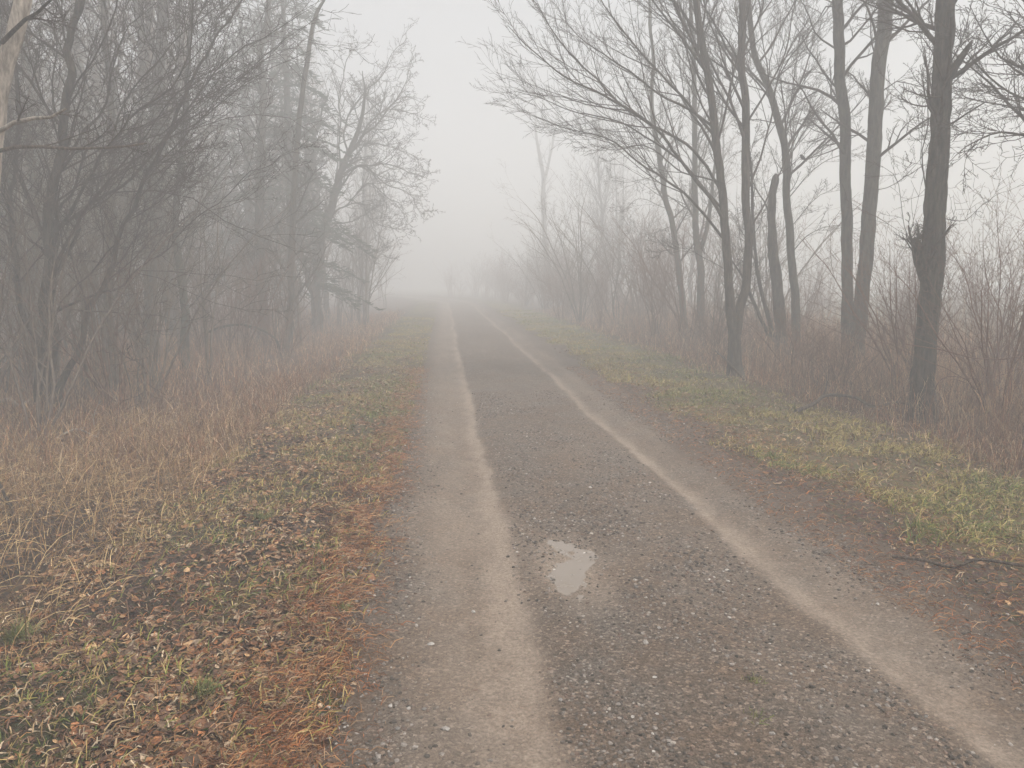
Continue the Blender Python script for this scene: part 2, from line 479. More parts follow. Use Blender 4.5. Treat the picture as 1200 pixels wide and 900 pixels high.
def streak(d, w, hard):                                    # sharp on the side of the loose crown, fading into the wheel path
    return np.where(d * hard > 0, np.exp(-np.abs(d / (w * 0.75)) ** 2.6), np.exp(-np.abs(d / (w * 1.45)) ** 1.5))
track = 0.92 * streak(rx - tl + jg, wl, 1) + 0.46 * np.exp(-((rx - (tl - 0.30)) / 0.23) ** 2) * (0.4 + nA)
track += 0.92 * streak(rx - trr + jg, wl * 0.88, -1) + 0.36 * np.exp(-((rx - (trr + 0.32)) / 0.18) ** 2) * (0.4 + nA)
track *= (0.05 + 0.95 * nB + 0.75 * fbm(rx * 18, YY * 12, 72, 3))
track += 0.14 * sstep(0.58, 0.75, fbm(rx * 1.3, YY * 0.6, 66))
dx, dy = (rx - PUD[0]) / 0.22, (YY - PUD[1]) / 0.6
track += 0.75 * np.exp(-(dx * dx + dy * dy) ** 2) * (0.4 + nB)
soil = sstep(0.42, 0.16, rx - el) * 0.55 + sstep(0.75, 0.25, er - rx + 0.5 * (nA - 0.5)) * 0.8 + 0.35 * np.exp(-((rx - 1.05) / 0.35) ** 2) * sstep(0.5, 0.68, fbm(rx * 1.8, YY * 0.8, 67))
tag(link('road', mesh_np('road', np.stack([rx + bend(YY), YY, rz], 1), rf, M_ROAD, attrs={'track': np.clip(track, 0, 1), 'soil': np.clip(soil, 0, 1)})), kind='structure')


def road_z(x, y): return height(x, y) + 0.008


px_, py_, pf = grid(np.linspace(PUD[0] - 0.26, PUD[0] + 0.26, 60), np.linspace(PUD[1] - 0.75, PUD[1] + 0.75, 130))
pr = np.sqrt(((px_ - PUD[0]) / 0.2) ** 2 + ((py_ - PUD[1]) / 0.62) ** 2) + 0.5 * (fbm(px_ * 14, py_ * 8, 71) - 0.5)
ph = road_z(px_, py_)
zp = float(np.quantile(ph[pr < 0.8], 0.52))                 # water lies only in the lowest dips
keep = (pr[pf].max(1) < 1.0) & (ph[pf].min(1) < zp + 0.004)
tag(link('puddle', mesh_np('puddle', np.stack([px_, py_, np.full_like(px_, zp)], 1), pf[keep], M_PUD)), kind='structure')


# ------------------------------------------------------------------ ground cover (nobody could count it)
def logy(n, y0, y1): return y0 * (y1 / y0) ** NP.random(n)


def pick(cols, n, jit=0.18):
    c = np.array(cols)[NP.integers(0, len(cols), n)]
    return c * (1 + jit * NP.standard_normal((n, 1))).clip(0.45, 1.7)


def blades(name, x, y, L, w, lean, col, mat, base=0.0, seg=3):
    n = len(x); az = NP.random(n) * 2 * pi; face = NP.random(n) * pi
    z = height(x, y) + base
    t = np.linspace(0, 1, seg)
    el = lean[:, None] * (0.35 + 0.65 * t[None])          # bends over towards the tip
    hor = L[:, None] * t[None] * np.sin(el); ver = L[:, None] * t[None] * np.cos(el)
    cx = x[:, None] + hor * np.cos(az)[:, None]; cy = y[:, None] + hor * np.sin(az)[:, None]; cz = z[:, None] + ver
    ww = w[:, None] * (1 - 0.85 * t[None] ** 1.5) / 2
    ox = -np.sin(az + 0.4 * np.cos(face))[:, None] * ww; oy = np.cos(az + 0.4 * np.cos(face))[:, None] * ww
    V = np.stack([np.stack([cx - ox, cy - oy, cz], 2), np.stack([cx + ox, cy + oy, cz + 0.002], 2)], 2)   # n,seg,2,3
    i = (np.arange(n) * seg * 2)[:, None] + (np.arange(seg - 1) * 2)[None]
    Fq = np.stack([i, i + 1, i + 3, i + 2], 2).reshape(-1, 4)
    o = link(name, mesh_np(name, V.reshape(-1, 3), Fq, mat, np.repeat(col, seg * 2, 0)))
    return o


def stalks(name, x, y, L, r, lean, col, mat, twigs=2, n=4):
    """upright dry stems with a few short side twigs, all real tapered tubes"""
    z = height(x, y) - 0.02
    P, Rr, C = [], [], []
    def curve(bx, by, bz, L, r, lean, az, wob):
        t = np.linspace(0, 1, n)[None]
        el = lean[:, None] * t
        hor = L[:, None] * t * np.sin(el); ver = L[:, None] * t * np.cos(el)
        w = wob * L[:, None]
        return np.stack([bx[:, None] + hor * np.cos(az)[:, None] + w * NP.standard_normal((len(bx), n)) * t,
                         by[:, None] + hor * np.sin(az)[:, None] + w * NP.standard_normal((len(bx), n)) * t, bz[:, None] + ver], 2), r[:, None] * (1 - 0.65 * t)
    az = NP.random(len(x)) * 2 * pi
    p, q = curve(x, y, z, L, r, lean, az, 0.02)
    P.append(p); Rr.append(q); C.append(col)
    for k in range(twigs):
        f = 0.35 + 0.6 * NP.random(len(x)); i = np.minimum((f * (n - 1)).astype(int), n - 2); g = f * (n - 1) - i
        a = np.arange(len(x))
        b = p[a, i] * (1 - g[:, None]) + p[a, i + 1] * g[:, None]
        az2 = NP.random(len(x)) * 2 * pi
        p2, q2 = curve(b[:, 0], b[:, 1], b[:, 2], L * (0.15 + 0.3 * NP.random(len(x))), r * 0.6, 0.5 + 0.8 * NP.random(len(x)), az2, 0.04)
        P.append(p2); Rr.append(q2); C.append(col)
    P = np.concatenate(P); Rr = np.concatenate(Rr); C = np.concatenate(C)
    m = len(P); k = 3
    th = np.arange(k) * 2 * pi / k
    off = np.stack([np.cos(th), np.sin(th), 0 * th], 1)
    V = P[:, :, None, :] + Rr[:, :, None, None] * off[None, None]
    aa = np.arange(k); bb = (aa + 1) % k
    ring = np.stack([aa, bb, bb + k, aa + k], 1)
    Fq = ring[None, None] + (np.arange(n - 1) * k)[None, :, None, None] + (np.arange(m) * n * k)[:, None, None, None]
    return link(name, mesh_np(name, V.reshape(-1, 3), Fq.reshape(-1, 4), mat, np.repeat(C, n * k, 0)))


def stuff(o, label, cat, group=None): return tag(o, label, cat, group, 'stuff')


GREEN = [(0.14, 0.17, 0.035), (0.19, 0.20, 0.045), (0.10, 0.14, 0.03)]
STRAW = [(0.38, 0.275, 0.10), (0.47, 0.36, 0.16), (0.24, 0.15, 0.065), (0.25, 0.215, 0.055), (0.32, 0.265, 0.07)]
TAN = [(0.42, 0.27, 0.12), (0.54, 0.38, 0.19), (0.28, 0.155, 0.07), (0.17, 0.10, 0.055), (0.27, 0.16, 0.08)]
RED = [(0.25, 0.115, 0.06), (0.33, 0.165, 0.088), (0.15, 0.075, 0.043), (0.46, 0.30, 0.175), (0.26, 0.13, 0.075), (0.56, 0.41, 0.26), (0.18, 0.115, 0.08)]

# left verge: short green and straw grass in patches
n = 52000
x = NP.uniform(-2.1, -0.38, n); y = logy(n, 1.9, 34)
msk = fbm(x * 1.4, y * 1.4, 51) * 0.6 + 0.4 * fbm(x * 3.5, y * 3.5, 81)
k = NP.random(n) < sstep(0.44, 0.60, msk) * (0.5 + 0.5 * sstep(4.5, 8, y)) * (0.5 + 0.5 * sstep(-0.4, -0.7, x)) * (1 - 0.45 * sstep(5, 3.2, y)) + 0.06
x, y = x[k], y[k]; n = len(x)
gr = NP.random(n) < sstep(0.42, 0.6, fbm(x * 0.5, y * 0.5, 52)) * 0.6 * (1 - 0.5 * sstep(5, 3.2, y)) + 0.10 + 0.6 * sstep(-1.2, -0.8, x) * sstep(5.5, 7, y) * sstep(13, 9, y)
col = np.where(gr[:, None], pick(GREEN, n), pick(STRAW, n))
stuff(blades('verge_grass', x, y, NP.uniform(0.025, 0.085, n), NP.uniform(0.0028, 0.0055, n) * (1 + y / 14), NP.uniform(0.55, 1.5, n), col, M_BLADE),
      'short patchy green and straw grass on the leaf littered left verge', 'grass')

# right verge: denser yellow green winter grass
n = 110000
x = NP.uniform(2.55, 5.0, n); y = logy(n, 2.6, 40)
nn = fbm(x * 1.4, y * 1.4, 51)
k = NP.random(n) < sstep(0, 0.35, x + 1.1 * (nn - 0.5) - 2.58 - 0.35 * sstep(6, 3.6, y)) * sstep(5.2, 4.1, x + 1.4 * (nn - 0.5)) * (0.05 + 0.90 * sstep(0.43, 0.58, fbm(x * 3, y * 3, 83) * 0.6 + fbm(x * 0.9, y * 0.9, 85) * 0.4))
x, y = x[k], y[k]; n = len(x)
gr = NP.random(n) < sstep(0.45, 0.62, fbm(x * 0.8, y * 0.8, 84)) * 0.55 + 0.06
col = np.where(gr[:, None], pick(GREEN, n), pick(STRAW, n))
stuff(blades('verge_grass', x, y, NP.uniform(0.03, 0.11, n) * (0.6 + 0.8 * fbm(x * 2, y * 2, 87)), NP.uniform(0.003, 0.006, n) * (1 + y / 14), NP.uniform(0.6, 1.55, n), col, M_BLADE),
      'matted yellow green winter grass on the right verge', 'grass')

# tall dead grass, left foreground
n = 26000
x = NP.uniform(-6.0, -1.45, n); y = logy(n, 3.2, 11)
nn = fbm(x * 0.9, y * 0.9, 86)
k = NP.random(n) < sstep(-1.55, -2.1, x + 0.8 * (nn - 0.5)) * (0.35 + 0.65 * sstep(0.35, 0.6, nn)) * sstep(11, 8, y)
x, y = x[k], y[k]; n = len(x)
stuff(blades('dead_grass', x, y, NP.uniform(0.08, 0.42, n) * (0.5 + 0.5 * sstep(-1.7, -2.8, x)), NP.uniform(0.0025, 0.0055, n), NP.uniform(0.3, 1.6, n), pick(TAN, n), M_BLADE, seg=4),
      'tall tangled tan dead grass left of the verge', 'dead grass')

# brown brush, left and right
n = 52000
x = -1.7 - 8.5 * NP.random(n) ** 1.3; y = logy(n, 6.0, 38)
nn = fbm(x * 0.8, y * 0.8, 88)
k = NP.random(n) < sstep(-1.65, -2.2, x + 0.9 * (nn - 0.5)) * sstep(5.5, 9, y + 2.5 * (nn - 0.5)) * (0.3 + 0.7 * sstep(0.3, 0.6, nn))
x, y = x[k], y[k]; n = len(x)
stuff(stalks('undergrowth', x, y, (NP.uniform(0.08, 0.40, n) + 0.4 * sstep(-2.8, -5.5, x) * NP.random(n)) * (0.4 + 1.1 * fbm(x * 0.9, y * 0.9, 98)), NP.uniform(0.0014, 0.0035, n) * (1 + y / 25), np.abs(NP.normal(0, 0.95, n)), pick(RED, n, 0.35), M_STUFF),
      'red brown dry brush under the left thicket', 'undergrowth')
n = 75000
x = 4.3 + 7.0 * NP.random(n) ** 1.25; y = logy(n, 3.6, 40)
nn = fbm(x * 0.8, y * 0.8, 89)
k = NP.random(n) < sstep(4.35, 5.0, x + 0.9 * (nn - 0.5)) * (0.3 + 0.7 * sstep(0.3, 0.6, nn))
x, y = x[k], y[k]; n = len(x)
stuff(stalks('undergrowth', x, y, NP.uniform(0.15, 1.0, n) ** 1.2 * (0.22 + 0.78 * sstep(4.5, 6.6, x)) * (0.45 + 1.1 * fbm(x * 0.9, y * 0.9, 97)), NP.uniform(0.0014, 0.0036, n) * (1 + y / 25), np.abs(NP.normal(0, 0.75, n)), pick(RED, n, 0.3), M_STUFF, twigs=2),
      'red brown brambles and dry stems among the roadside trees on the right', 'undergrowth')


# fallen leaves: small curled sheets with a folded midrib
def leaf_litter(name, x, y, size, col, zoff):
    n = len(x)
    z = height(x, y) + zoff
    t = np.array([0, 0.3, 0.7, 1.0]); wd = np.array([0.05, 0.42, 0.36, 0.03])
    cu = NP.uniform(-0.5, 0.6, (n, 1)); fo = NP.uniform(-0.15, 0.5, (n, 1))
    lx = (t[None] - 0.5) * size[:, None]
    lz = cu * size[:, None] * (t[None] - 0.5) ** 2 * 2
    hw = wd[None] * size[:, None] * NP.uniform(0.45, 1.1, (n, 1))
    V = np.zeros((n, 4, 3, 3))
    for j, s in enumerate((-1, 0, 1)):
        V[:, :, j, 0] = lx; V[:, :, j, 1] = s * hw; V[:, :, j, 2] = lz + abs(s) * fo * hw
    az = NP.random(n) * 2 * pi; ti = NP.normal(0, 0.25, n); ro = NP.normal(0, 0.35, n)
    def rot(V, i, j, a):
        c, s = np.cos(a)[:, None, None], np.sin(a)[:, None, None]
        A, B = V[..., i].copy(), V[..., j].copy()
        V[..., i] = A * c - B * s; V[..., j] = A * s + B * c
    rot(V, 1, 2, ro); rot(V, 0, 2, ti); rot(V, 0, 1, az)
    V += np.stack([x, y, z], 1)[:, None, None]
    i = (np.arange(n) * 12)[:, None, None] + (np.arange(3) * 3)[None, :, None] + np.arange(2)[None, None]
    Fq = np.stack([i, i + 1, i + 4, i + 3], 3).reshape(-1, 4)
    return link(name, mesh_np(name, V.reshape(-1, 3), Fq, M_LEAF, np.repeat(col, 12, 0)))


LEAFC = [(0.42, 0.26, 0.135), (0.18, 0.085, 0.042), (0.27, 0.135, 0.062), (0.09, 0.048, 0.03), (0.28, 0.12, 0.052), (0.18, 0.115, 0.07), (0.13, 0.07, 0.045), (0.26, 0.15, 0.08), (0.40, 0.29, 0.19)]
n = 52000
x = NP.uniform(-2.3, -0.35, n); y = logy(n, 1.8, 22)
k = NP.random(n) < (0.15 + 0.85 * sstep(0.40, 0.58, fbm(x * 1.9, y * 1.9, 91))) * sstep(-0.3, -0.75, x)
x, y = x[k], y[k]; n = len(x)
x2 = NP.uniform(2.4, 5.6, 12000); y2 = logy(12000, 2.6, 22)
k = NP.random(12000) < sstep(2.35, 2.75, x2) * (0.25 + 0.75 * sstep(0.45, 0.65, fbm(x2 * 1.2, y2 * 1.2, 92)))
x = np.concatenate([x, x2[k]]); y = np.concatenate([y, y2[k]])
x3 = NP.uniform(-6, -1.8, 5000); y3 = logy(5000, 3.4, 20)
x = np.concatenate([x, x3]); y = np.concatenate([y, y3]); n = len(x)
stuff(leaf_litter('fallen_leaves', x, y, 0.012 + 0.036 * NP.random(n) ** 1.6 + np.where(NP.random(n) < 0.04, 0.03, 0), pick(LEAFC, n, 0.25), 0.006),
      'curled tan and brown fallen leaves littering both verges', 'fallen leaves')

# matted dead strands lying flat over the soil
n = 52000
x = np.where(NP.random(n) < 0.55, NP.uniform(-2.4, -0.36, n), NP.uniform(2.55, 5.2, n)); y = logy(n, 1.8, 16)
k = NP.random(n) < (0.3 + 0.7 * sstep(0.35, 0.6, fbm(x * 2.3, y * 2.3, 94))) * np.where(x > 0, sstep(2.5, 3.2, x), sstep(-0.35, -0.8, x))
x, y = x[k], y[k]; n = len(x)
LIT = [(0.30, 0.205, 0.115), (0.20, 0.12, 0.065), (0.13, 0.072, 0.042), (0.46, 0.36, 0.24), (0.085, 0.05, 0.032), (0.15, 0.085, 0.055), (0.17, 0.14, 0.055)]
stuff(blades('plant_litter', x, y, NP.uniform(0.015, 0.075, n), NP.uniform(0.002, 0.0065, n) * (1 + y / 14), NP.uniform(1.25, 1.62, n), pick(LIT, n, 0.25), M_BLADE, base=0.006),
      'matted strands of dead grass lying flat on both verges', 'plant litter')

# needles: rust coloured strip along the left road edge, thin brown debris elsewhere
n = 30000
x = np.where(NP.random(n) < 0.6, NP.normal(-0.56, 0.12, n), NP.uniform(-2.0, -0.25, n)); y = logy(n, 1.8, 14)
k = NP.random(n) < 0.25 + 0.75 * sstep(0.38, 0.56, fbm(x * 3.1, y * 3.1, 53))
x, y = x[k], y[k]; n = len(x)
xx = NP.uniform(2.2, 3.3, 6500); yy = logy(6500, 2.6, 14)
x = np.concatenate([x, xx]); y = np.concatenate([y, yy]); n = len(x)
NEED = [(0.36, 0.135, 0.05), (0.26, 0.10, 0.042), (0.40, 0.21, 0.09), (0.15, 0.075, 0.045), (0.34, 0.22, 0.13)]
o = blades('pine_needles', x, y, NP.uniform(0.03, 0.085, n), NP.uniform(0.0014, 0.0026, n) * (1 + y / 10), NP.uniform(1.25, 1.6, n), pick(NEED, n, 0.25), M_BLADE, base=0.006)
stuff(o, 'rust brown pine needles strewn along the road edges', 'pine needles')


# gravel: real little stones pressed into the road
PH = (1 + sqrt(5)) / 2
ICO = np.array([(-1, PH, 0), (1, PH, 0), (-1, -PH, 0), (1, -PH, 0), (0, -1, PH), (0, 1, PH), (0, -1, -PH), (0, 1, -PH), (PH, 0, -1), (PH, 0, 1), (-PH, 0, -1), (-PH, 0, 1)]) / sqrt(1 + PH * PH)
ICF = np.array([(0, 11, 5), (0, 5, 1), (0, 1, 7), (0, 7, 10), (0, 10, 11), (1, 5, 9), (5, 11, 4), (11, 10, 2), (10, 7, 6), (7, 1, 8), (3, 9, 4), (3, 4, 2), (3, 2, 6), (3, 6, 8), (3, 8, 9), (4, 9, 5), (2, 4, 11), (6, 2, 10), (8, 6, 7), (9, 8, 1)])


def stones(x, y, z, r, jit=0.28):
    n = len(x)
    V = ICO[None] * (1 + NP.uniform(-jit, jit, (n, 12, 1)))
    V = V * np.stack([np.ones(n), NP.uniform(0.6, 0.95, n), NP.uniform(0.35, 0.75, n)], 1)[:, None]
    a = NP.random(n) * 2 * pi; c, s = np.cos(a)[:, None], np.sin(a)[:, None]
    X = V[..., 0] * c - V[..., 1] * s; Yv = V[..., 0] * s + V[..., 1] * c
    V = np.stack([X, Yv, V[..., 2]], 2) * r[:, None, None] + np.stack([x, y, z], 1)[:, None]
    return V.reshape(-1, 3), (ICF[None] + (np.arange(n) * 12)[:, None, None]).reshape(-1, 3)


OCF = np.array([(0, 2, 4), (2, 1, 4), (1, 3, 4), (3, 0, 4), (2, 0, 5), (1, 2, 5), (3, 1, 5), (0, 3, 5)])
OCV = np.array([(1, 0, 0), (-1, 0, 0), (0, 1, 0), (0, -1, 0), (0, 0, 1), (0, 0, -1)], float)


def chips(x, y, z, r):
    n = len(x)
    V = OCV[None] * (1 + NP.uniform(-0.35, 0.35, (n, 6, 1))) + NP.uniform(-0.3, 0.3, (n, 6, 3))
    V = V * np.stack([np.ones(n), NP.uniform(0.6, 0.95, n), NP.uniform(0.35, 0.8, n)], 1)[:, None]
    a = NP.random(n) * 2 * pi; c, s_ = np.cos(a)[:, None], np.sin(a)[:, None]
    V = np.stack([V[..., 0] * c - V[..., 1] * s_, V[..., 0] * s_ + V[..., 1] * c, V[..., 2]], 2) * r[:, None, None] + np.stack([x, y, z], 1)[:, None]
    return V.reshape(-1, 3), (OCF[None] + (np.arange(n) * 6)[:, None, None]).reshape(-1, 3)


n = 150000
x = NP.uniform(-0.62, 2.95, n); y = logy(n, 1.9, 11)
tk = np.exp(-np.abs((x - track_l(y) + 0.2) / 0.32) ** 4) + np.exp(-np.abs((x - track_r(y) - 0.1) / 0.26) ** 3)
k = NP.random(n) < (1 - 0.965 * np.clip(tk, 0, 1)) * (0.18 + 0.82 * sstep(0.38, 0.60, fbm(x * 2, y * 1.2, 95))) * (1 - 0.75 * sstep(2.2, 2.7, x))
x, y = x[k], y[k]; n = len(x)
sk = np.exp(-np.abs((x - track_l(y)) / 0.09) ** 3) + np.exp(-np.abs((x - track_r(y)) / 0.10) ** 3)
k = NP.random(n) > sk * 0.93
x, y = x[k], y[k]; n = len(x)
r = 0.0022 + 0.0105 * NP.random(n) ** 5 * (0.5 + fbm(x * 1.5, y * 1.0, 96))
GRAV = [(0.095, 0.08, 0.066), (0.12, 0.10, 0.083), (0.18, 0.152, 0.128), (0.065, 0.054, 0.045), (0.27, 0.235, 0.205), (0.17, 0.118, 0.09)]
col = pick(GRAV, n, 0.2)
pw = NP.random(n) < 0.035; col[pw] = pick([(0.46, 0.42, 0.38), (0.38, 0.33, 0.28)], int(pw.sum()))
bg_ = r > 0.0052
v1, f1 = stones(x[bg_], y[bg_], road_z(x[bg_], y[bg_]) + r[bg_] * 0.1, r[bg_])
v2, f2 = chips(x[~bg_], y[~bg_], road_z(x[~bg_], y[~bg_]) + r[~bg_] * 0.15, r[~bg_])
stuff(link('gravel', mesh_np('gravel', np.concatenate([v1, v2]), [f1, f2 + len(v1)], M_STONE, np.concatenate([np.repeat(col[bg_], 12, 0), np.repeat(col[~bg_], 6, 0)]), smooth=False)), 'loose grey gravel along the crown and edges of the road', 'gravel')

# ------------------------------------------------------------------ trees
def root_empty(name, label, cat, loc, group=None, kind=None):
    o = bpy.data.objects.new(name, None); COL.objects.link(o)
    o.location = loc; o.empty_display_size = 0.3
    return tag(o, label, cat, group, kind)


def ipath(pix, Y):
    n = len(pix)
    if not hasattr(Y, '__len__'): Y = (Y, Y)
    return [at(px, py, Y[0] + (Y[-1] - Y[0]) * i / (n - 1)) for i, (px, py) in enumerate(pix)]


def flare(P, rr, amt, h):
    z = P[:, 2] - P[0, 2]
    return rr * (1 + amt * np.exp(-np.maximum(z, 0) / h))


def tree(name, label, cat, stems, limbs=(), mat=M_WOOD, twig=M_TWIG, seed=1, auto=(), group=None, rough=0.16, wob=0.05, limb_k=9, gk=None, broken=(), thin=0.70):
    """stems: (pixels, Y, radii); limbs: (pixels, Y, r0, r1[, material]); auto: (stem, n, t0, t1, L, angle, bias)"""
    rng = random.Random(seed); g = Grow(seed, **(gk or {}))
    b = ipath(stems[0][0], stems[0][1])[0]
    base = (b[0], b[1], hz(b[0], b[1]))
    root = root_empty(name, label, cat, base, group)
    TT = Tubes(); SP = []
    for si, (pix, Y, rad) in enumerate(stems):
        C = ipath(pix, Y)
        if si == 0: C[0] = (C[0][0], C[0][1], base[2] - 0.08)
        big = max(rad) > 0.035
        P, rr = smooth_path(C, [q * thin for q in rad], 0.05 if big else 0.12, rng, wob)
        if C[0][2] < base[2] + 0.3: rr = flare(P, rr, 0.75, 0.2)
        if si in broken:                                     # a snapped, splintered top
            rr[-3:] *= (0.97, 0.85, 0.30)
        SP.append((P, rr))
        TT.add(P, rr, 18 if big else 8, rough if big else 0.08)
    TT.build('trunk', mat, root, base)
    for L in limbs:
        pix, Y, r0, r1 = L[:4]
        C = ipath(pix, Y)
        P, rr = smooth_path(C, list(np.linspace(r0 * thin * 0.85, r1 * 0.8, len(C))), 0.16, rng, wob * 1.6)
        lt = Tubes()
        lev = 0 if r0 > 0.012 else 1
        lk = L[5] if len(L) > 5 else limb_k
        g.limb(P, rr, lev, k=lk, T=lt)
        lt.build('limb', L[4] if len(L) > 4 and L[4] else mat, root, base)
    for (si, n, t0, t1, L, ang, bias) in auto:
        g.along(SP[si][0], SP[si][1], n, t0, t1, L, 0, ang, bias, rmax=0.03)
    g.T.build('crown', twig, root, base)
    return root, SP


# --- right side
tree('bare_tree', 'thick dark rough barked tree with snapped stubs, nearest trunk on the right, in red brambles', 'tree',
     [([(1087, 489), (1085, 440), (1090, 350), (1094, 260), (1099, 170), (1103, 90), (1108, 20), (1112, -60), (1118, -200), (1124, -420)], 8.55, [0.17, 0.168, 0.155, 0.152, 0.142, 0.135, 0.128, 0.12, 0.09, 0.03]),
      ([(1093, 350), (1083, 322), (1074, 298), (1069, 276)], (8.52, 8.38), [0.10, 0.095, 0.085, 0.07]),
      ([(1104, 105), (1116, 84), (1128, 66), (1140, 48)], (8.5, 8.3), [0.075, 0.06, 0.045, 0.03])],
     [([(1098, 152), (1113, 146), (1130, 135), (1158, 119)], (8.5, 8.1), 0.022, 0.009, None, 1),
      ([(1086, 285), (1081, 240), (1078, 190), (1084, 140), (1080, 90), (1070, 30)], (8.6, 8.3), 0.014, 0.004),
      ([(1088, 250), (1130, 262), (1160, 238), (1185, 225)], (8.6, 9.5), 0.010, 0.003),
      ([(1108, 20), (1140, -30), (1180, -70), (1230, -110)], (8.55, 8.0), 0.04, 0.008),
      ([(1100, 60), (1070, 20), (1040, -30), (1000, -60)], (8.55, 9.2), 0.03, 0.006),
      ([(1090, 330), (1062, 270), (1048, 210), (1020, 190)], (8.7, 9.6), 0.009, 0.003),
      ([(1110, 0), (1085, -60), (1060, -130), (1040, -230)], (8.55, 8.9), 0.04, 0.008)],
     mat=M_DARK, seed=3, auto=[(0, 14, 0.35, 0.98, 1.8, 0.9, (0, 0, 0.1)), (1, 4, 0.4, 0.9, 0.7, 0.6, (0, 0, 0.5))], rough=0.30, thin=0.77, broken=(1, 2), limb_k=7)

tree('bare_tree', 'thick straight grey trunk leaning slightly right, right of a thinner twin trunk', 'tree',
     [([(1004, 446), (1006, 400), (1012, 330), (1018, 250), (1024, 160), (1030, 80), (1036, 0), (1041, -80), (1050, -280), (1056, -480)], 12.6, [0.20, 0.19, 0.168, 0.165, 0.162, 0.158, 0.15, 0.14, 0.1, 0.03])],
     [([(1028, 112), (1050, 95), (1072, 100), (1100, 90)], (12.6, 12.0), 0.02, 0.004),
      ([(1020, 225), (1050, 215), (1075, 190), (1085, 170)], (12.6, 13.0), 0.014, 0.003),
      ([(1034, 20), (1060, -20), (1100, -50), (1150, -60)], (12.6, 12.0), 0.05, 0.008),
      ([(1040, -60), (1010, -120), (985, -200)], (12.6, 12.2), 0.05, 0.008)],
     mat=M_GREY, seed=4, auto=[(0, 26, 0.3, 0.98, 1.8, 1.0, (0, 0, 0.15))], rough=0.13, limb_k=8)

tree('bare_tree', 'slim straight olive grey trunk just left of the thicker leaning trunk', 'tree',
     [([(990, 438), (993, 400), (993, 300), (990, 200), (986, 100), (982, 0), (979, -90), (974, -300), (970, -450)], 13.0, [0.145, 0.14, 0.135, 0.13, 0.125, 0.115, 0.105, 0.06, 0.02])],
     [([(982, 22), (977, 10), (967, 8), (955, 27), (937, 53), (915, 76)], (12.9, 12.2), 0.026, 0.006, None, 7),
      ([(990, 150), (975, 142), (960, 150), (945, 140)], (13, 12.8), 0.02, 0.006, None, 3),
      ([(990, 165), (1004, 158), (1016, 150)], (12.9, 12.4), 0.015, 0.006, None, 3),
      ([(984, 60), (955, 40), (940, 10), (920, -30)], (13, 13.6), 0.03, 0.006)],
     mat=M_GREY, seed=6, auto=[(0, 28, 0.3, 0.98, 1.8, 1.0, (0, 0, 0.1))], rough=0.12, limb_k=8)

tree('twin_stem_tree', 'tree forking low into two dark stems, long sprays of branches reaching left over the road', 'tree',
     [([(862, 444), (861, 415), (862, 385), (856, 330), (850, 270), (842, 190), (833, 120), (823, 50), (815, -20), (800, -150), (780, -330)], 12.3, [0.155, 0.15, 0.14, 0.1, 0.098, 0.093, 0.085, 0.078, 0.07, 0.05, 0.015]),
      ([(863, 392), (867, 362), (874, 325), (876, 280), (873, 200), (872, 120), (871, 40), (869, -40), (866, -180), (868, -360)], (12.3, 12.6), [0.12, 0.108, 0.1, 0.097, 0.092, 0.085, 0.078, 0.07, 0.05, 0.015])],
     [([(850, 262), (815, 215), (765, 150), (715, 115), (668, 92), (630, 62), (594, 28)], (12.3, 11.0), 0.05, 0.005, None, 14),
      ([(846, 225), (805, 170), (735, 130), (690, 85), (650, 45), (622, 5)], (12.3, 11.6), 0.045, 0.005, None, 14),
      ([(838, 160), (795, 110), (745, 55), (715, 15), (690, -30)], (12.3, 11.8), 0.042, 0.006, None, 13),
      ([(852, 285), (810, 235), (760, 195), (715, 165), (665, 150), (608, 125)], (12.3, 12.8), 0.04, 0.004, None, 14),
      ([(838, 150), (790, 120), (735, 80), (685, 48), (655, 15)], (12.3, 13.0), 0.04, 0.005, None, 13),
      ([(850, 250), (790, 185), (725, 140), (660, 124), (606, 108)], (12.3, 13.4), 0.036, 0.004, None, 14),
      ([(828, 85), (790, 40), (760, 0), (735, -50)], (12.3, 12.0), 0.04, 0.008, None, 11),
      ([(846, 215), (800, 200), (760, 170), (720, 175), (690, 168)], (12.3, 11.4), 0.024, 0.004, None, 11),
      ([(822, 45), (780, -10), (740, -70), (690, -110)], (12.3, 11.6), 0.04, 0.006, None, 11),
      ([(856, 320), (825, 300), (800, 290), (770, 300)], (12.3, 12.9), 0.014, 0.003, None, 8),
      ([(873, 230), (895, 180), (905, 110), (925, 60), (960, 10)], (12.4, 12.9), 0.034, 0.005, None, 10),
      ([(872, 150), (900, 100), (925, 40), (940, -20)], (12.4, 12.0), 0.034, 0.006, None, 10),
      ([(876, 275), (905, 215), (940, 150), (975, 120)], (12.4, 13.4), 0.03, 0.004, None, 10),
      ([(872, 90), (850, 40), (820, 0), (790, -60)], (12.4, 13.3), 0.035, 0.006, None, 10),
      ([(872, 60), (890, 20), (900, -40), (915, -100)], (12.4, 13.1), 0.035, 0.006, None, 10)],
     mat=M_WOOD, seed=8, auto=[(0, 22, 0.35, 0.98, 2.4, 0.8, (-0.2, 0, 0.3)), (1, 30, 0.3, 0.98, 2.2, 0.8, (0.05, 0, 0.25))], rough=0.14,
     gk=dict(ang=(0.5, 0.55, 0.6), ratio=(0.45, 0.48, 0.45), kids=(9, 7, 4, 0), wander=(0.08, 0.10, 0.13, 0.17), rmin=0.0025, trop=(0.06, 0.07, 0.06, 0.05)))

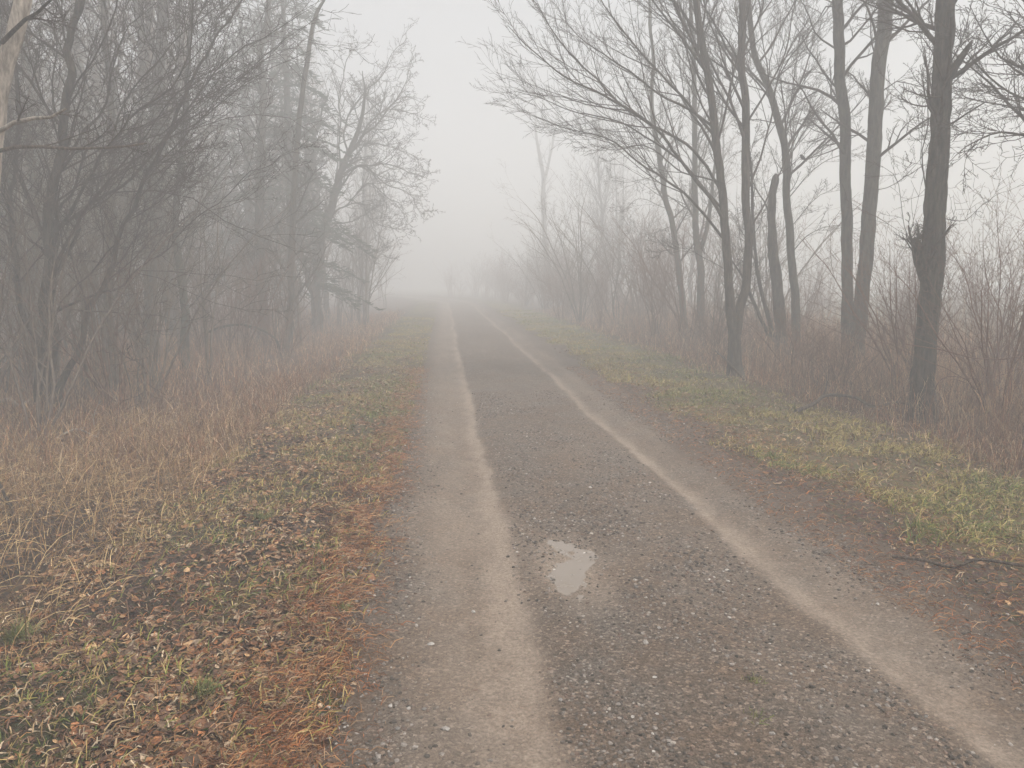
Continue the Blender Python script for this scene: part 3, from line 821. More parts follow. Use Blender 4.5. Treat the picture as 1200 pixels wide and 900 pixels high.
bird_tip = at(941, 187.5, 14.3)
tree('bare_tree', 'grey trunk curving left near the top behind the twin stems, bird in its twigs', 'tree',
     [([(931, 424), (931, 368), (926, 300), (924, 262), (920, 176), (910, 133), (899, 101), (884, 60), (876, 10), (870, -60), (862, -200), (858, -330)], 14.8, [0.13, 0.12, 0.11, 0.108, 0.1, 0.095, 0.088, 0.075, 0.07, 0.06, 0.04, 0.012])],
     [([(921, 215), (928, 205), (934, 196), (941, 188)], (14.7, 14.3), 0.008, 0.003, None, 0),
      ([(922, 200), (930, 178), (940, 155), (950, 140), (960, 120)], (14.7, 14.4), 0.022, 0.004, None, 8),
      ([(922, 235), (945, 205), (975, 185), (1000, 178)], (14.7, 15.2), 0.02, 0.004, None, 8),
      ([(924, 270), (950, 240), (975, 225)], (14.8, 15.4), 0.018, 0.004, None, 8),
      ([(913, 145), (895, 142), (878, 143)], (14.8, 14.6), 0.02, 0.008, None, 4),
      ([(925, 300), (950, 275), (985, 262), (1010, 270)], (14.8, 14.2), 0.016, 0.003, None, 8),
      ([(905, 118), (920, 80), (945, 40), (975, 0)], (14.8, 14.0), 0.03, 0.005, None, 9)],
     mat=M_GREY, seed=9, auto=[(0, 32, 0.25, 0.98, 2.2, 0.8, (0.2, 0, 0.3))], rough=0.15,
     gk=dict(ang=(0.55, 0.6, 0.65), wander=(0.07, 0.09, 0.12, 0.16)))

tree('dead_tree', 'short dead snag with a rounded snapped top and swollen trunk between two living trees', 'tree',
     [([(916, 428), (913, 380), (910, 335), (907, 295), (904, 262), (905, 230), (909, 212), (910, 203)], 14.3, [0.14, 0.135, 0.15, 0.15, 0.11, 0.105, 0.10, 0.085]),
      ([(906, 395), (894, 345), (886, 300), (882, 250), (879, 190), (870, 140)], (14.3, 14.0), [0.06, 0.05, 0.045, 0.04, 0.03, 0.012]),
      ([(905, 400), (880, 345), (868, 320), (855, 300)], (14.3, 13.5), [0.05, 0.04, 0.03, 0.015])],
     [([(904, 262), (896, 240), (885, 222), (878, 200)], (14.3, 14.0), 0.03, 0.008, None, 5)],
     mat=M_DARK, seed=12, auto=[(1, 9, 0.3, 0.95, 1.1, 0.8, (0, 0, 0.2)), (2, 5, 0.3, 0.95, 0.8, 0.8, (0, 0, 0.2))], rough=0.3, broken=(0,))

tree('bare_tree', 'pale fogged tree with one short fork, left of the low twin stems', 'tree',
     [([(822, 404), (821, 340), (817, 290), (814, 230), (815, 150), (812, 60), (808, -50), (800, -220)], 19.6, [0.15, 0.14, 0.125, 0.1, 0.09, 0.075, 0.05, 0.015]),
      ([(819, 300), (828, 268), (834, 235), (838, 190), (846, 120)], (19.6, 19.2), [0.085, 0.075, 0.065, 0.05, 0.02])],
     [([(815, 200), (790, 160), (765, 130), (740, 110)], (19.6, 19), 0.03, 0.005)],
     mat=M_GREY, seed=14, auto=[(0, 26, 0.2, 0.98, 2.2, 0.85, (0, 0, 0.2)), (1, 10, 0.2, 0.95, 1.4, 0.8, (0, 0, 0.2))])
tree('leaning_tree', 'slender fogged tree leaning left towards the road with level twigs along its stem', 'tree',
     [([(803, 392), (797, 330), (788, 270), (779, 220), (772, 180), (766, 140), (764, 60), (758, -80), (755, -180)], 21.0, [0.13, 0.12, 0.11, 0.105, 0.095, 0.085, 0.06, 0.03, 0.01])],
     [([(776, 205), (740, 215), (712, 212)], (21, 20.6), 0.016, 0.003), ([(783, 245), (750, 235), (725, 250)], (21, 20), 0.016, 0.003),
      ([(787, 265), (757, 275), (735, 262)], (21, 21.4), 0.016, 0.003), ([(770, 165), (745, 140), (728, 130)], (21, 21.4), 0.018, 0.003)],
     mat=M_GREY, seed=15, auto=[(0, 26, 0.15, 0.98, 1.7, 1.0, (-0.1, 0, 0.1))])
tree('bare_tree', 'faint tree with a broom of fine upswept twigs, standing well back on the right verge', 'tree',
     [([(712, 372), (708, 300), (704, 240), (701, 190), (699, 150), (697, 110)], 46.0, [0.2, 0.12, 0.09, 0.06, 0.03, 0.01])],
     mat=M_GREY, seed=16, auto=[(0, 64, 0.10, 0.98, 3.8, 0.55, (-0.1, 0, 0.25))], gk=dict(maxlev=2, kids=(10, 8, 0)))
tree('bare_tree', 'faintest tall forked trunk on the right, almost lost in the white fog', 'tree',
     [([(642, 362), (640, 300), (637, 240), (636, 205), (629, 165), (627, 125), (624, 80)], 62.0, [0.32, 0.30, 0.27, 0.23, 0.15, 0.10, 0.04]),
      ([(636, 220), (643, 190), (650, 155), (654, 125)], 62.0, [0.19, 0.15, 0.10, 0.03])],
     mat=M_GREY, seed=17, auto=[(0, 18, 0.3, 0.98, 2.2, 0.7, (0, 0, 0.2)), (1, 10, 0.2, 0.98, 1.8, 0.7, (0, 0, 0.2))], gk=dict(maxlev=2))
# its trunk stands just right of the picture, its crown reaches in
tree('overhanging_tree', 'tree whose dark twiggy boughs reach in at the upper right corner', 'tree',
     [([(1268, 505), (1266, 400), (1264, 280), (1262, 160), (1262, 40), (1268, -100), (1272, -300)], 7.9, [0.15, 0.14, 0.125, 0.11, 0.095, 0.07, 0.02])],
     [([(1263, 190), (1225, 165), (1180, 158), (1140, 172), (1112, 195)], (7.9, 7.3), 0.03, 0.003, None, 13),
      ([(1263, 150), (1220, 120), (1180, 100), (1140, 75), (1120, 62)], (7.9, 7.6), 0.03, 0.003, None, 13),
      ([(1263, 110), (1215, 85), (1175, 70), (1150, 35), (1138, 0)], (7.9, 8.2), 0.03, 0.004, None, 12),
      ([(1262, 60), (1220, 30), (1190, -10), (1160, -40)], (7.9, 8.0), 0.03, 0.004, None, 11),
      ([(1263, 175), (1230, 140), (1190, 130), (1150, 118), (1125, 108)], (7.9, 8.6), 0.026, 0.003, None, 12)],
     mat=M_DARK, seed=19, auto=[(0, 18, 0.35, 0.98, 2.2, 0.9, (0, 0, 0.1))], gk=dict(ang=(0.6, 0.65, 0.7)))

# --- left side
tree('dead_tree', 'bleached barkless dead trunk leaning at the left edge with two bare level branches', 'tree',
     [([(-44, 536), (-30, 420), (-16, 280), (-4, 160), (7, 75), (22, 0), (36, -80), (42, -150), (44, -160)], 7.0, [0.095, 0.088, 0.082, 0.078, 0.07, 0.062, 0.055, 0.045, 0.03])],
     [([(-4, 156), (14, 140), (34, 135), (58, 137), (80, 133)], (6.9, 6.6), 0.026, 0.013, M_DEAD, 2),
      ([(-6, 178), (30, 173), (80, 176), (125, 176), (168, 171)], (6.9, 6.8), 0.022, 0.010, M_STICK, 4),
      ([(2, 50), (24, 24), (44, 10), (70, -12)], (6.9, 6.4), 0.024, 0.01, M_DARK, 4)],
     mat=M_DEAD, thin=0.95, seed=21, rough=0.2, broken=(0,), limb_k=3)

tree('multi_stem_tree', 'dark many stemmed tree at the front left thicket, stems fanning up to the right', 'tree',
     [([(57, 484), (54, 440), (57, 380), (63, 300), (69, 220), (76, 140), (87, 60), (94, -20), (100, -180), (104, -320)], 9.9, [0.15, 0.14, 0.125, 0.09, 0.075, 0.066, 0.055, 0.05, 0.03, 0.01]),
      ([(66, 478), (80, 425), (102, 370), (130, 305), (155, 235), (190, 160), (228, 90), (270, 30), (305, -25)], (9.9, 10.8), [0.06, 0.05, 0.045, 0.04, 0.035, 0.03, 0.024, 0.016, 0.006]),
      ([(50, 470), (35, 400), (30, 320), (26, 240), (24, 150), (20, 60), (14, -40)], (10.0, 10.6), [0.06, 0.05, 0.045, 0.04, 0.034, 0.028, 0.012])],
     [([(62, 330), (110, 250), (170, 180), (230, 110), (290, 50), (340, 10)], (9.9, 11), 0.04, 0.005, None, 20),
      ([(66, 270), (110, 210), (170, 130), (205, 60), (225, -10)], (9.9, 9.2), 0.036, 0.005, None, 19),
      ([(72, 200), (105, 150), (125, 100), (150, 60), (172, 5)], (9.9, 10.6), 0.03, 0.005, None, 18),
      ([(58, 370), (110, 340), (180, 290), (250, 230), (320, 165)], (9.9, 10.6), 0.03, 0.004, None, 20),
      ([(64, 300), (95, 225), (140, 140), (190, 70), (245, 10)], (9.9, 10.2), 0.032, 0.005, None, 19),
      ([(76, 145), (60, 100), (66, 50), (80, 0)], (9.9, 10.6), 0.026, 0.006, None, 16),
      ([(62, 320), (36, 262), (12, 210), (-14, 150)], (9.9, 9.2), 0.03, 0.005, None, 17),
      ([(58, 352), (92, 364), (130, 373), (158, 394), (166, 402), (176, 414), (182, 424)], (9.9, 8.8), 0.016, 0.005, M_STICK, 6),
      ([(56, 395), (100, 300), (130, 245), (175, 215), (235, 190)], (9.9, 9.0), 0.02, 0.004, None, 18)],
     mat=M_DARK, twig=M_TWIG, thin=0.72, wob=0.16, seed=22, auto=[(0, 34, 0.2, 0.98, 2.4, 0.8, (0.25, 0, 0.2)), (1, 22, 0.2, 0.98, 2.0, 0.7, (0.1, 0, 0.2)), (2, 20, 0.2, 0.98, 1.8, 0.8, (0, 0, 0.2))],
     gk=dict(kids=(9, 7, 4, 0), rmin=0.003, ang=(0.65, 0.75, 0.8), wander=(0.13, 0.19, 0.22, 0.25)))

tree('bare_tree', 'slim upright dark trunk just right of the fanning many stemmed tree', 'tree',
     [([(130, 430), (128, 330), (131, 220), (128, 100), (122, 0), (120, -120), (118, -260)], 14.8, [0.11, 0.1, 0.09, 0.08, 0.065, 0.04, 0.012])],
     [([(130, 300), (160, 220), (200, 160), (230, 130)], (14.8, 14), 0.03, 0.005)], mat=M_WOOD, seed=24,
     auto=[(0, 30, 0.1, 0.98, 2.0, 0.9, (0.1, 0, 0.15))])
tree('bare_tree', 'broad straight grey trunk rising through the left thicket to the top of the picture', 'tree',
     [([(173, 414), (176, 300), (180, 180), (187, 60), (192, -20), (198, -200), (200, -330)], 17.0, [0.2, 0.18, 0.165, 0.15, 0.13, 0.07, 0.02])],
     mat=M_WOOD, seed=25, auto=[(0, 34, 0.12, 0.98, 2.3, 0.95, (0.05, 0, 0.15))])
tree('bare_tree', 'crooked tree with a mossy green foot in the middle of the left thicket', 'tree',
     [([(216, 428), (213, 340), (206, 262), (216, 160), (222, 60), (226, -50), (230, -160)], 15.2, [0.125, 0.1, 0.085, 0.075, 0.06, 0.035, 0.01])],
     [([(208, 275), (235, 235), (262, 200), (300, 160)], (15.2, 15.6), 0.03, 0.005), ([(212, 330), (190, 290), (170, 230), (160, 170)], (15.2, 15), 0.03, 0.005)],
     mat=M_MOSS, seed=26, auto=[(0, 26, 0.12, 0.98, 2.0, 0.9, (0.05, 0, 0.15))])
tree('bare_tree', 'tall kinked grey trunk behind the leaning broken stem', 'tree',
     [([(308, 396), (306, 300), (303, 250), (306, 170), (309, 110), (306, 60), (314, 0), (318, -80), (322, -160)], 21.0, [0.18, 0.16, 0.15, 0.14, 0.12, 0.11, 0.09, 0.06, 0.02])],
     [([(303, 110), (318, 60), (330, 20), (352, -10)], (21, 20.6), 0.05, 0.01)], mat=M_WOOD, seed=27,
     auto=[(0, 30, 0.1, 0.98, 2.2, 0.9, (0.05, 0, 0.15))])
tree('broken_tree', 'leaning bare stem with a hooked broken tip above the left thicket', 'tree',
     [([(338, 398), (341, 300), (346, 200), (352, 125), (362, 60), (370, 22), (376, 8), (384, -6)], 19.0, [0.11, 0.1, 0.095, 0.085, 0.075, 0.062, 0.05, 0.03]),
      ([(370, 26), (369, 18), (371, 10)], (19, 18.9), [0.04, 0.03, 0.02])],
     mat=M_WOOD, seed=28, auto=[(0, 20, 0.08, 0.6, 2.0, 0.9, (0.1, 0, 0.1))], broken=(0, 1))
tree('gnarled_tree', 'gnarled spur twigged tree overhanging the road, rightmost of the left thicket', 'tree',
     [([(372, 402), (369, 340), (378, 285), (392, 235), (404, 195), (418, 160), (425, 120), (423, 85)], 26.5, [0.2, 0.17, 0.15, 0.13, 0.11, 0.08, 0.05, 0.012]),
      ([(370, 350), (350, 290), (358, 220), (372, 160), (385, 110)], (26.5, 27.2), [0.1, 0.09, 0.07, 0.05, 0.02])],
     [([(412, 178), (440, 153), (456, 132), (469, 113), (476, 95), (484, 72)], (26.5, 26.2), 0.045, 0.008),
      ([(404, 196), (404, 150), (417, 118), (445, 83), (471, 53)], (26.5, 26.8), 0.045, 0.007),
      ([(396, 215), (398, 160), (402, 112), (405, 76), (417, 50)], (26.5, 27.2), 0.04, 0.007),
      ([(400, 205), (425, 190), (448, 192), (475, 199), (503, 205)], (26.5, 25.8), 0.04, 0.006),
      ([(396, 222), (420, 196), (446, 203), (474, 231), (500, 249)], (26.5, 25.8), 0.04, 0.005),
      ([(410, 180), (440, 132), (466, 124), (482, 128), (497, 136)], (26.5, 26.6), 0.034, 0.006),
      ([(384, 262), (400, 245), (420, 240), (445, 262), (476, 268)], (26.5, 26.0), 0.032, 0.005),
      ([(386, 255), (425, 215), (455, 232), (480, 246)], (26.5, 27.0), 0.032, 0.005),
      ([(374, 300), (398, 275), (425, 285), (450, 300)], (26.5, 25.8), 0.03, 0.004),
      ([(400, 205), (430, 170), (462, 172), (490, 186)], (26.5, 27.3), 0.034, 0.005),
      ([(360, 200), (340, 160), (330, 120), (335, 80)], (27.0, 27.4), 0.03, 0.006)],
     mat=M_WOOD, seed=30, limb_k=20, thin=0.95, auto=[(0, 18, 0.2, 0.95, 2.3, 0.9, (0.25, 0, 0)), (1, 18, 0.2, 0.95, 2.2, 0.9, (0, 0, 0.1))],
     gk=dict(ang=(0.85, 0.9, 0.9), ratio=(0.40, 0.5, 0.5), kids=(10, 5, 3, 0), wander=(0.2, 0.26, 0.28, 0.3), rr=0.7, rmin=0.0065), wob=0.12)


# --- background trees: a few kinds, each built once with its parts, then copied
def copy_thing(root, loc, rotz, s, name=None, label=None, group=None, cat=None):
    r = root.copy(); COL.objects.link(r)
    r.location = loc; r.rotation_euler = (0, 0, rotz); r.scale = (s, s, s)
    if label: r['label'] = label
    if group: r['group'] = group
    for ch in list(root.children):
        c = ch.copy(); COL.objects.link(c); c.parent = r
    return r


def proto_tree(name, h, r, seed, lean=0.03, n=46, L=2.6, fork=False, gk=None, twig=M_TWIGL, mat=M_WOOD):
    rng = random.Random(seed); g = Grow(seed, **(gk or dict(maxlev=3, kids=(7, 5, 3, 0), wander=(0.12, 0.17, 0.2, 0.22))))
    root = bpy.data.objects.new(name, None); COL.objects.link(root)
    T = Tubes()
    C = [(0, 0, -0.15)]
    for i in range(1, 7):
        C.append((lean * h * (i / 6) ** 1.3 + rng.gauss(0, 0.07), rng.gauss(0, 0.10), h * i / 6))
    P, rr = smooth_path(C, [r * (1 - 0.9 * (i / 6) ** 1.2) for i in range(7)], 0.10, rng, 0.08)
    rr = flare(P, rr, 0.5, 0.25)
    T.add(P, rr, 14, 0.16)
    g.along(P, rr, n, 0.14, 0.99, L, 0, 0.85, (0, 0, 0.22), rmax=r * 0.35)
    if fork:
        i = int(len(P) * 0.3)
        C2 = [tuple(P[i]), tuple(P[i] + np.array((0.35, 0.2, 0.9))), tuple(P[i] + np.array((0.7, 0.3, 2.6))), tuple(P[i] + np.array((1.0, 0.3, h * 0.55)))]
        P2, r2 = smooth_path(C2, [rr[i] * 0.8, rr[i] * 0.7, rr[i] * 0.5, 0.01], 0.12, rng, 0.08)
        T.add(P2, r2, 12, 0.14)
        g.along(P2, r2, n // 2, 0.2, 0.99, L * 0.8, 0, 0.8, (0, 0, 0.22), rmax=r * 0.3)
    T.build('trunk', mat, root)
    g.T.build('crown', twig, root)
    return root


def proto_shrub(name, h, stems, seed, twig=M_TWIGR, spread=0.5, r=0.012, gk=None, mat=None):
    rng = random.Random(seed); g = Grow(seed, **(gk or dict(maxlev=3, nseg=(6, 4, 3, 2), kids=(8, 5, 3, 0), rmin=0.0018, ang=(0.6, 0.65, 0.7))))
    root = bpy.data.objects.new(name, None); COL.objects.link(root)
    T = Tubes()
    for k in range(stems):
        a = rng.random() * 2 * pi; e = abs(rng.gauss(0, spread)); hh = h * rng.uniform(0.55, 1.05)
        bx, by = cos(a) * 0.12 * rng.random(), sin(a) * 0.12 * rng.random()
        C = [(bx, by, -0.1)]
        for i in range(1, 5):
            t = i / 4
            C.append((bx + cos(a) * hh * t * sin(e * (0.5 + 0.5 * t)) + rng.gauss(0, 0.04), by + sin(a) * hh * t * sin(e * (0.5 + 0.5 * t)) + rng.gauss(0, 0.04), hh * t * cos(e * 0.6 * t)))
        rr0 = r * rng.uniform(0.7, 1.3)
        P, rr = smooth_path(C, [rr0, rr0 * 0.85, rr0 * 0.65, rr0 * 0.45, 0.002], 0.2, rng, 0.06)
        g.limb(P, rr, 0, T=T)
    T.build('stems', mat or twig, root)
    g.T.build('crown', twig, root)
    return root


def proto_conifer(name, h, seed):
    rng = random.Random(seed)
    root = bpy.data.objects.new(name, None); COL.objects.link(root)
    T = Tubes()
    P, rr = smooth_path([(0, 0, -0.15), (0.05, 0, h * 0.5), (0, 0.05, h)], [0.16, 0.1, 0.01], 0.2, rng, 0.05)
    T.add(P, rr, 12, 0.12); T.build('trunk', M_WOOD, root)
    B = Tubes(); xs, ds = [], []
    z = 1.6
    while z < h - 0.2:
        L0 = 0.35 + 2.3 * (1 - z / h) ** 0.8
        for k in range(rng.randint(3, 5)):
            a = rng.random() * 2 * pi; L = L0 * rng.uniform(0.6, 1.15)
            pts = [(cos(a) * L * t, sin(a) * L * t, z + L * (0.12 * t - 0.45 * t * t)) for t in (0, 0.25, 0.5, 0.75, 1)]
            B.add(pts, [0.02, 0.016, 0.012, 0.008, 0.004])
            for q in range(int(26 * L)):
                t = rng.uniform(0.15, 1); s = rng.choice((-1, 1)); w = 0.4 * L * (1.1 - t) * rng.random()
                xs.append((cos(a) * L * t - sin(a) * w * s, sin(a) * L * t + cos(a) * w * s, z + L * (0.12 * t - 0.45 * t * t) - 0.06 * w))
                ds.append((a + s * rng.uniform(0.2, 1.1), rng.uniform(-0.7, 0.25)))
        z += rng.uniform(0.2, 0.38)
    xs = np.array(xs); ds = np.array(ds); n = len(xs)
    d = np.stack([np.cos(ds[:, 0]) * np.cos(ds[:, 1]), np.sin(ds[:, 0]) * np.cos(ds[:, 1]), np.sin(ds[:, 1])], 1)
    for q, p in enumerate(xs):
        e = p + d[q] * rng.uniform(0.12, 0.28)
        B.add([tuple(p), tuple((p + e) / 2 + (0, 0, 0.01)), tuple(e)], [0.007, 0.018, 0.002], 4)
    B.build('crown', M_NEEDLE, root)
    return root


TREES = [proto_tree('bare_tree', 12.5, 0.12, 41), proto_tree('bare_tree', 14.5, 0.16, 42, -0.02, 42, 2.9),
         proto_tree('bare_tree', 11.0, 0.10, 43, 0.08, 44, 2.4, True), proto_tree('bare_tree', 13.0, 0.14, 44, -0.06, 44, 2.7, True)]
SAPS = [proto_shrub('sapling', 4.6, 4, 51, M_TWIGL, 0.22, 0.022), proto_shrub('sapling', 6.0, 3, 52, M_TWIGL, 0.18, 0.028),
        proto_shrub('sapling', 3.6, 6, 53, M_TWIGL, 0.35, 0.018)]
SHRUB = [proto_shrub('shrub', 2.1, 10, 61, M_TWIGR, 0.4, 0.010), proto_shrub('shrub', 1.6, 12, 62, M_TWIGR, 0.55, 0.008),
         proto_shrub('shrub', 3.0, 9, 63, M_TWIGR, 0.3, 0.012)]
CON = [proto_conifer('conifer_tree', 13.0, 71)]
used = set()


def place(pool, x, y, s, cat, label, group):
    p = R.choice(pool)
    loc = (x, y, hz(x, y) - 0.02); rz = R.random() * 2 * pi
    if p.name in used:
        o = copy_thing(p, loc, rz, s)
    else:
        used.add(p.name); o = p; o.location = loc; o.rotation_euler = (0, 0, rz); o.scale = (s, s, s)
    for k in ('label', 'category', 'group'):
        if k in o: del o[k]
    return tag(o, label, cat, group)


taken = [(o.location.x, o.location.y) for o in SC.objects if o.type == 'EMPTY' and o.get('category')]


def free(x, y, d): return all((x - a) ** 2 + (y - b) ** 2 > d * d for a, b in taken)


def scatter(n, xr, yr, dmin, ok, fn):
    k = tries = 0
    while k < n and tries < 4000:
        tries += 1
        y = yr[0] + (yr[1] - yr[0]) * R.random(); x = R.uniform(xr(y)[0], xr(y)[1])
        x += float(bend(y))
        if not ok(x, y) or not free(x, y, dmin): continue
        taken.append((x, y)); fn(x, y); k += 1


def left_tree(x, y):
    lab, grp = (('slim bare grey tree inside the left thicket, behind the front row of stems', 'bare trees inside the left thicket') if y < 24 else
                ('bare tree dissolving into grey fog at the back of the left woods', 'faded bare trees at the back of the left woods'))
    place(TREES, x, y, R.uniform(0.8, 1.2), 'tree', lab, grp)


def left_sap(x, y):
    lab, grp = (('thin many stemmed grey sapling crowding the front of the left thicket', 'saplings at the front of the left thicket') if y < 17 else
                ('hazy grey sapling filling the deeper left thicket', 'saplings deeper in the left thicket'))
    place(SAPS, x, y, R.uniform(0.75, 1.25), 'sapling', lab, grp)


edge = lambda y: -4.3 + 1.4 * min(1, max(0, (y - 12) / 14))
scatter(66, lambda y: (-0.62 * y - 1, edge(y) - 0.6), (13, 62), 1.3, lambda x, y: True, left_tree)
scatter(140, lambda y: (-0.62 * y - 0.5, edge(y)), (9.5, 60), 0.7, lambda x, y: True, left_sap)
scatter(16, lambda y: (max(-0.6 * y, edge(y) - 3.5), edge(y) + 0.4), (8.5, 19), 0.55, lambda x, y: True,
        lambda x, y: place(SHRUB[2:] + SAPS[2:], x, y, R.uniform(0.7, 1.05), 'shrub', 'tangled leafless shrub in the front edge of the left thicket', 'tangled shrubs at the front of the left thicket'))
scatter(12, lambda y: (-0.60 * y, edge(y) + 0.5), (9, 30), 0.8, lambda x, y: True,
        lambda x, y: place(SHRUB, x, y, R.uniform(0.6, 0.95), 'shrub', 'low red brown shrub at the foot of the left thicket', 'shrubs at the foot of the left thicket'))
for px, Y, s in ((345, 25, 1.05), (296, 29, 1.1), (232, 31, 1.15)):
    q = at(px, 380, Y)
    taken.append((q[0], q[1]))
    place(CON, q[0], q[1], s, 'conifer', 'dim evergreen conifer looming in fog behind the left thicket', 'conifers behind the left thicket')

# right side: shrubs among and beyond the roadside trees
scatter(9, lambda y: (5.3, 9.0), (7.5, 16), 0.9, lambda x, y: free(x, y, 0.8),
        lambda x, y: place(SHRUB, x, y, R.uniform(0.7, 1.0), 'shrub', 'leafless red brown shrub between the near right hand trunks', 'shrubs between the right hand trees'))
scatter(100, lambda y: (4.4 if y > 22 else 5.4, 8.5 + 0.12 * max(0, y - 40)), (16, 78), 0.7, lambda x, y: True,
        lambda x, y: place(SHRUB + SAPS[2:], x, y, R.uniform(0.8, 1.3) * (1.25 if y > 28 else 1), 'shrub', 'fog faded red brown shrub along the far right verge', 'shrubs along the far right verge'))
scatter(5, lambda y: (7.5, 13), (34, 60), 2.0, lambda x, y: True,
        lambda x, y: place(TREES, x, y, R.uniform(0.7, 0.95), 'tree', 'ghostly bare tree barely showing beyond the right hand shrubs', 'ghostly trees beyond the right hand shrubs'))
scatter(26, lambda y: (8.5, 0.72 * y + 1), (13, 40), 1.0, lambda x, y: True,
        lambda x, y: place(SHRUB, x, y, R.uniform(0.6, 0.95), 'shrub', 'low rusty shrub in the open ground behind the right hand trees', 'shrubs behind the right hand trees'))
for px, Y, s, lab in ((1178, 8.6, 1.05, 'tall red brown shrub at the right edge below the overhanging boughs'), (1060, 9.9, 0.95, 'spindly shrub just left of the thick dark trunk')):
    q = at(px, 450, Y); taken.append((q[0], q[1]))
    place(SHRUB[2:], q[0], q[1], s, 'shrub', lab, 'shrubs between the right hand trees')


# ------------------------------------------------------------------ fallen wood, canes, stones, tufts, bird
def stick(name, label, cat, pts, r0, r1, mat, seed, kids=3, lift=0.0, group=None, ground=True):
    rng = random.Random(seed)
    C = [(x, y, (hz(x, y) + z + r0 * 0.5) if ground else z) for x, y, z in pts]
    P, rr = smooth_path(C, list(np.linspace(r0, r1, len(C))), 0.06, rng, 0.03)
    g = Grow(seed, nseg=(5, 4, 3, 2), maxlev=1 if kids < 4 else 2, kids=(kids, 2, 0, 0), ratio=(0.22, 0.3, 0.3), trop=(0.02, 0.02, 0, 0))
    g.limb(P, rr, 0, k=kids)
    return tag(g.T.build(name, mat, None, tuple(P[0]), loc=tuple(P[0])), label, cat, group)


def gp(x, y):
    d = [FW[i] + (x - 600) / F * RT[i] + (450 - y) / F * UP[i] for i in range(3)]
    t = -1.6 / d[2]
    return d[0] * t, d[1] * t


def gpts(*p): return [(*gp(a, b), c) for a, b, c in p]


stick('fallen_branch', 'crooked fallen branch lying on grass before the thick dark trunk', 'fallen branch', gpts((932, 487, 0.02), (955, 483, 0.08), (968, 477, 0.15), (1000, 478, 0.14), (1022, 482, 0.09), (1050, 477, 0.12), (1075, 478, 0.08)), 0.024, 0.013, M_STICK, 81, 4)
stick('fallen_stick', 'thin dark crooked stick reaching onto the road edge at lower right', 'fallen stick', gpts((1045, 656, 0.015), (1085, 664, 0.03), (1115, 671, 0.02), (1140, 668, 0.045), (1170, 668, 0.03), (1225, 676, 0.02)), 0.008, 0.010, M_STICK, 82, 3)
stick('fallen_stick', 'short straight twig lying loose on the right wheel track', 'fallen stick', gpts((1033, 718, 0.0), (1070, 721, 0.004)), 0.004, 0.003, M_STICK, 83, 0)
stick('fallen_branch', 'pale bleached branch lying in brush at the left edge', 'fallen branch', gpts((-20, 478, 0.12), (10, 474, 0.18), (20, 476, 0.14), (34, 473, 0.2)), 0.03, 0.018, M_DEAD, 84, 3)
stick('fallen_branch', 'bleached stick lying across the tan dead grass below the fanning tree', 'fallen branch', gpts((66, 504, 0.06), (90, 502, 0.10), (113, 506, 0.06)), 0.014, 0.009, M_DEAD, 85, 2)
stick('fallen_branch', 'low dark dead branch arching over brush beyond the mossy footed tree', 'fallen branch', [(*at(238, 388, 17.5)[:2], 0.55), (*at(268, 386, 17.2)[:2], 0.75), (*at(296, 387, 17)[:2], 0.72), (*at(324, 394, 16.8)[:2], 0.45), (*at(330, 410, 16.7)[:2], 0.02)], 0.03, 0.015, M_WOOD, 86, 5)
stick('bent_sapling', 'dark bent stem leaning out of dead grass at the left edge', 'dead stem', gpts((24, 604, 0.0), (10, 588, 0.10), (-4, 570, 0.22), (-16, 560, 0.34)), 0.014, 0.007, M_DARK, 87, 2)
stick('curved_sapling', 'thin pale stem curving upright in brush right of the fanning tree', 'dead stem', gpts((110, 490, 0.0), (109, 490, 0.10), (112, 490, 0.2), (117, 490, 0.3)), 0.008, 0.005, M_DEAD, 88, 2)
c3 = at(1060, 403, 8.0), at(1100, 410, 7.8), at(1140, 420, 7.6), at(1170, 422, 7.5), at(1215, 424, 7.4)
stick('bramble_cane', 'long dark bramble cane bowing across the foot of the thick trunk, upper of two', 'bramble cane', [*c3, at(1250, 520, 7.4)[:2] + (0.0,)], 0.006, 0.008, M_TWIGR, 89, 4, ground=False)
c4 = at(1100, 446, 7.9), at(1140, 444, 7.7), at(1170, 441, 7.5), at(1205, 436, 7.4)
stick('bramble_cane', 'long bramble cane, lower of two bowing right of the thick trunk', 'bramble cane', [at(1085, 500, 8.0)[:2] + (0.0,), *c4, at(1240, 480, 7.4)], 0.005, 0.005, M_TWIGR, 90, 4, ground=False)
stick('fallen_branch', 'slanting dead branch propped against brush at the foot of the twin stems', 'fallen branch', [(*at(872, 446, 11.4)[:2], 0.02), (*at(855, 430, 11.6)[:2], 0.25), (*at(838, 418, 11.9)[:2], 0.42)], 0.02, 0.01, M_STICK, 91, 4)


def tuft(px, py, n, h, label):
    x, y = gp(px, py)
    k = n; a = NP.random(k) * 2 * pi; rr = 0.05 * NP.random(k)
    o = blades('grass_tuft', x + rr * np.cos(a), y + rr * np.sin(a), NP.uniform(0.4, 1, k) * h, np.full(k, 0.004), NP.uniform(0.2, 1.35, k), pick([(0.12, 0.15, 0.04), (0.17, 0.18, 0.06), (0.22, 0.20, 0.08)], k), M_BLADE)
    tag(o, label, 'grass tuft', 'grass tufts')


tuft(401, 718, 90, 0.06, 'small bright green tuft at the rusty left edge of the road')
tuft(306, 614, 120, 0.10, 'yellow green grass tuft on the left verge, farther from the road edge')
tuft(240, 826, 130, 0.09, 'yellow green grass tuft among leaves at the near left verge')
tuft(18, 745, 200, 0.11, 'broad green grass clump at the left picture edge')
tuft(882, 800, 60, 0.035, 'tiny mossy tuft on the gravel crown, farther of two')
tuft(888, 842, 60, 0.035, 'tiny mossy tuft on the gravel crown, nearer of two')

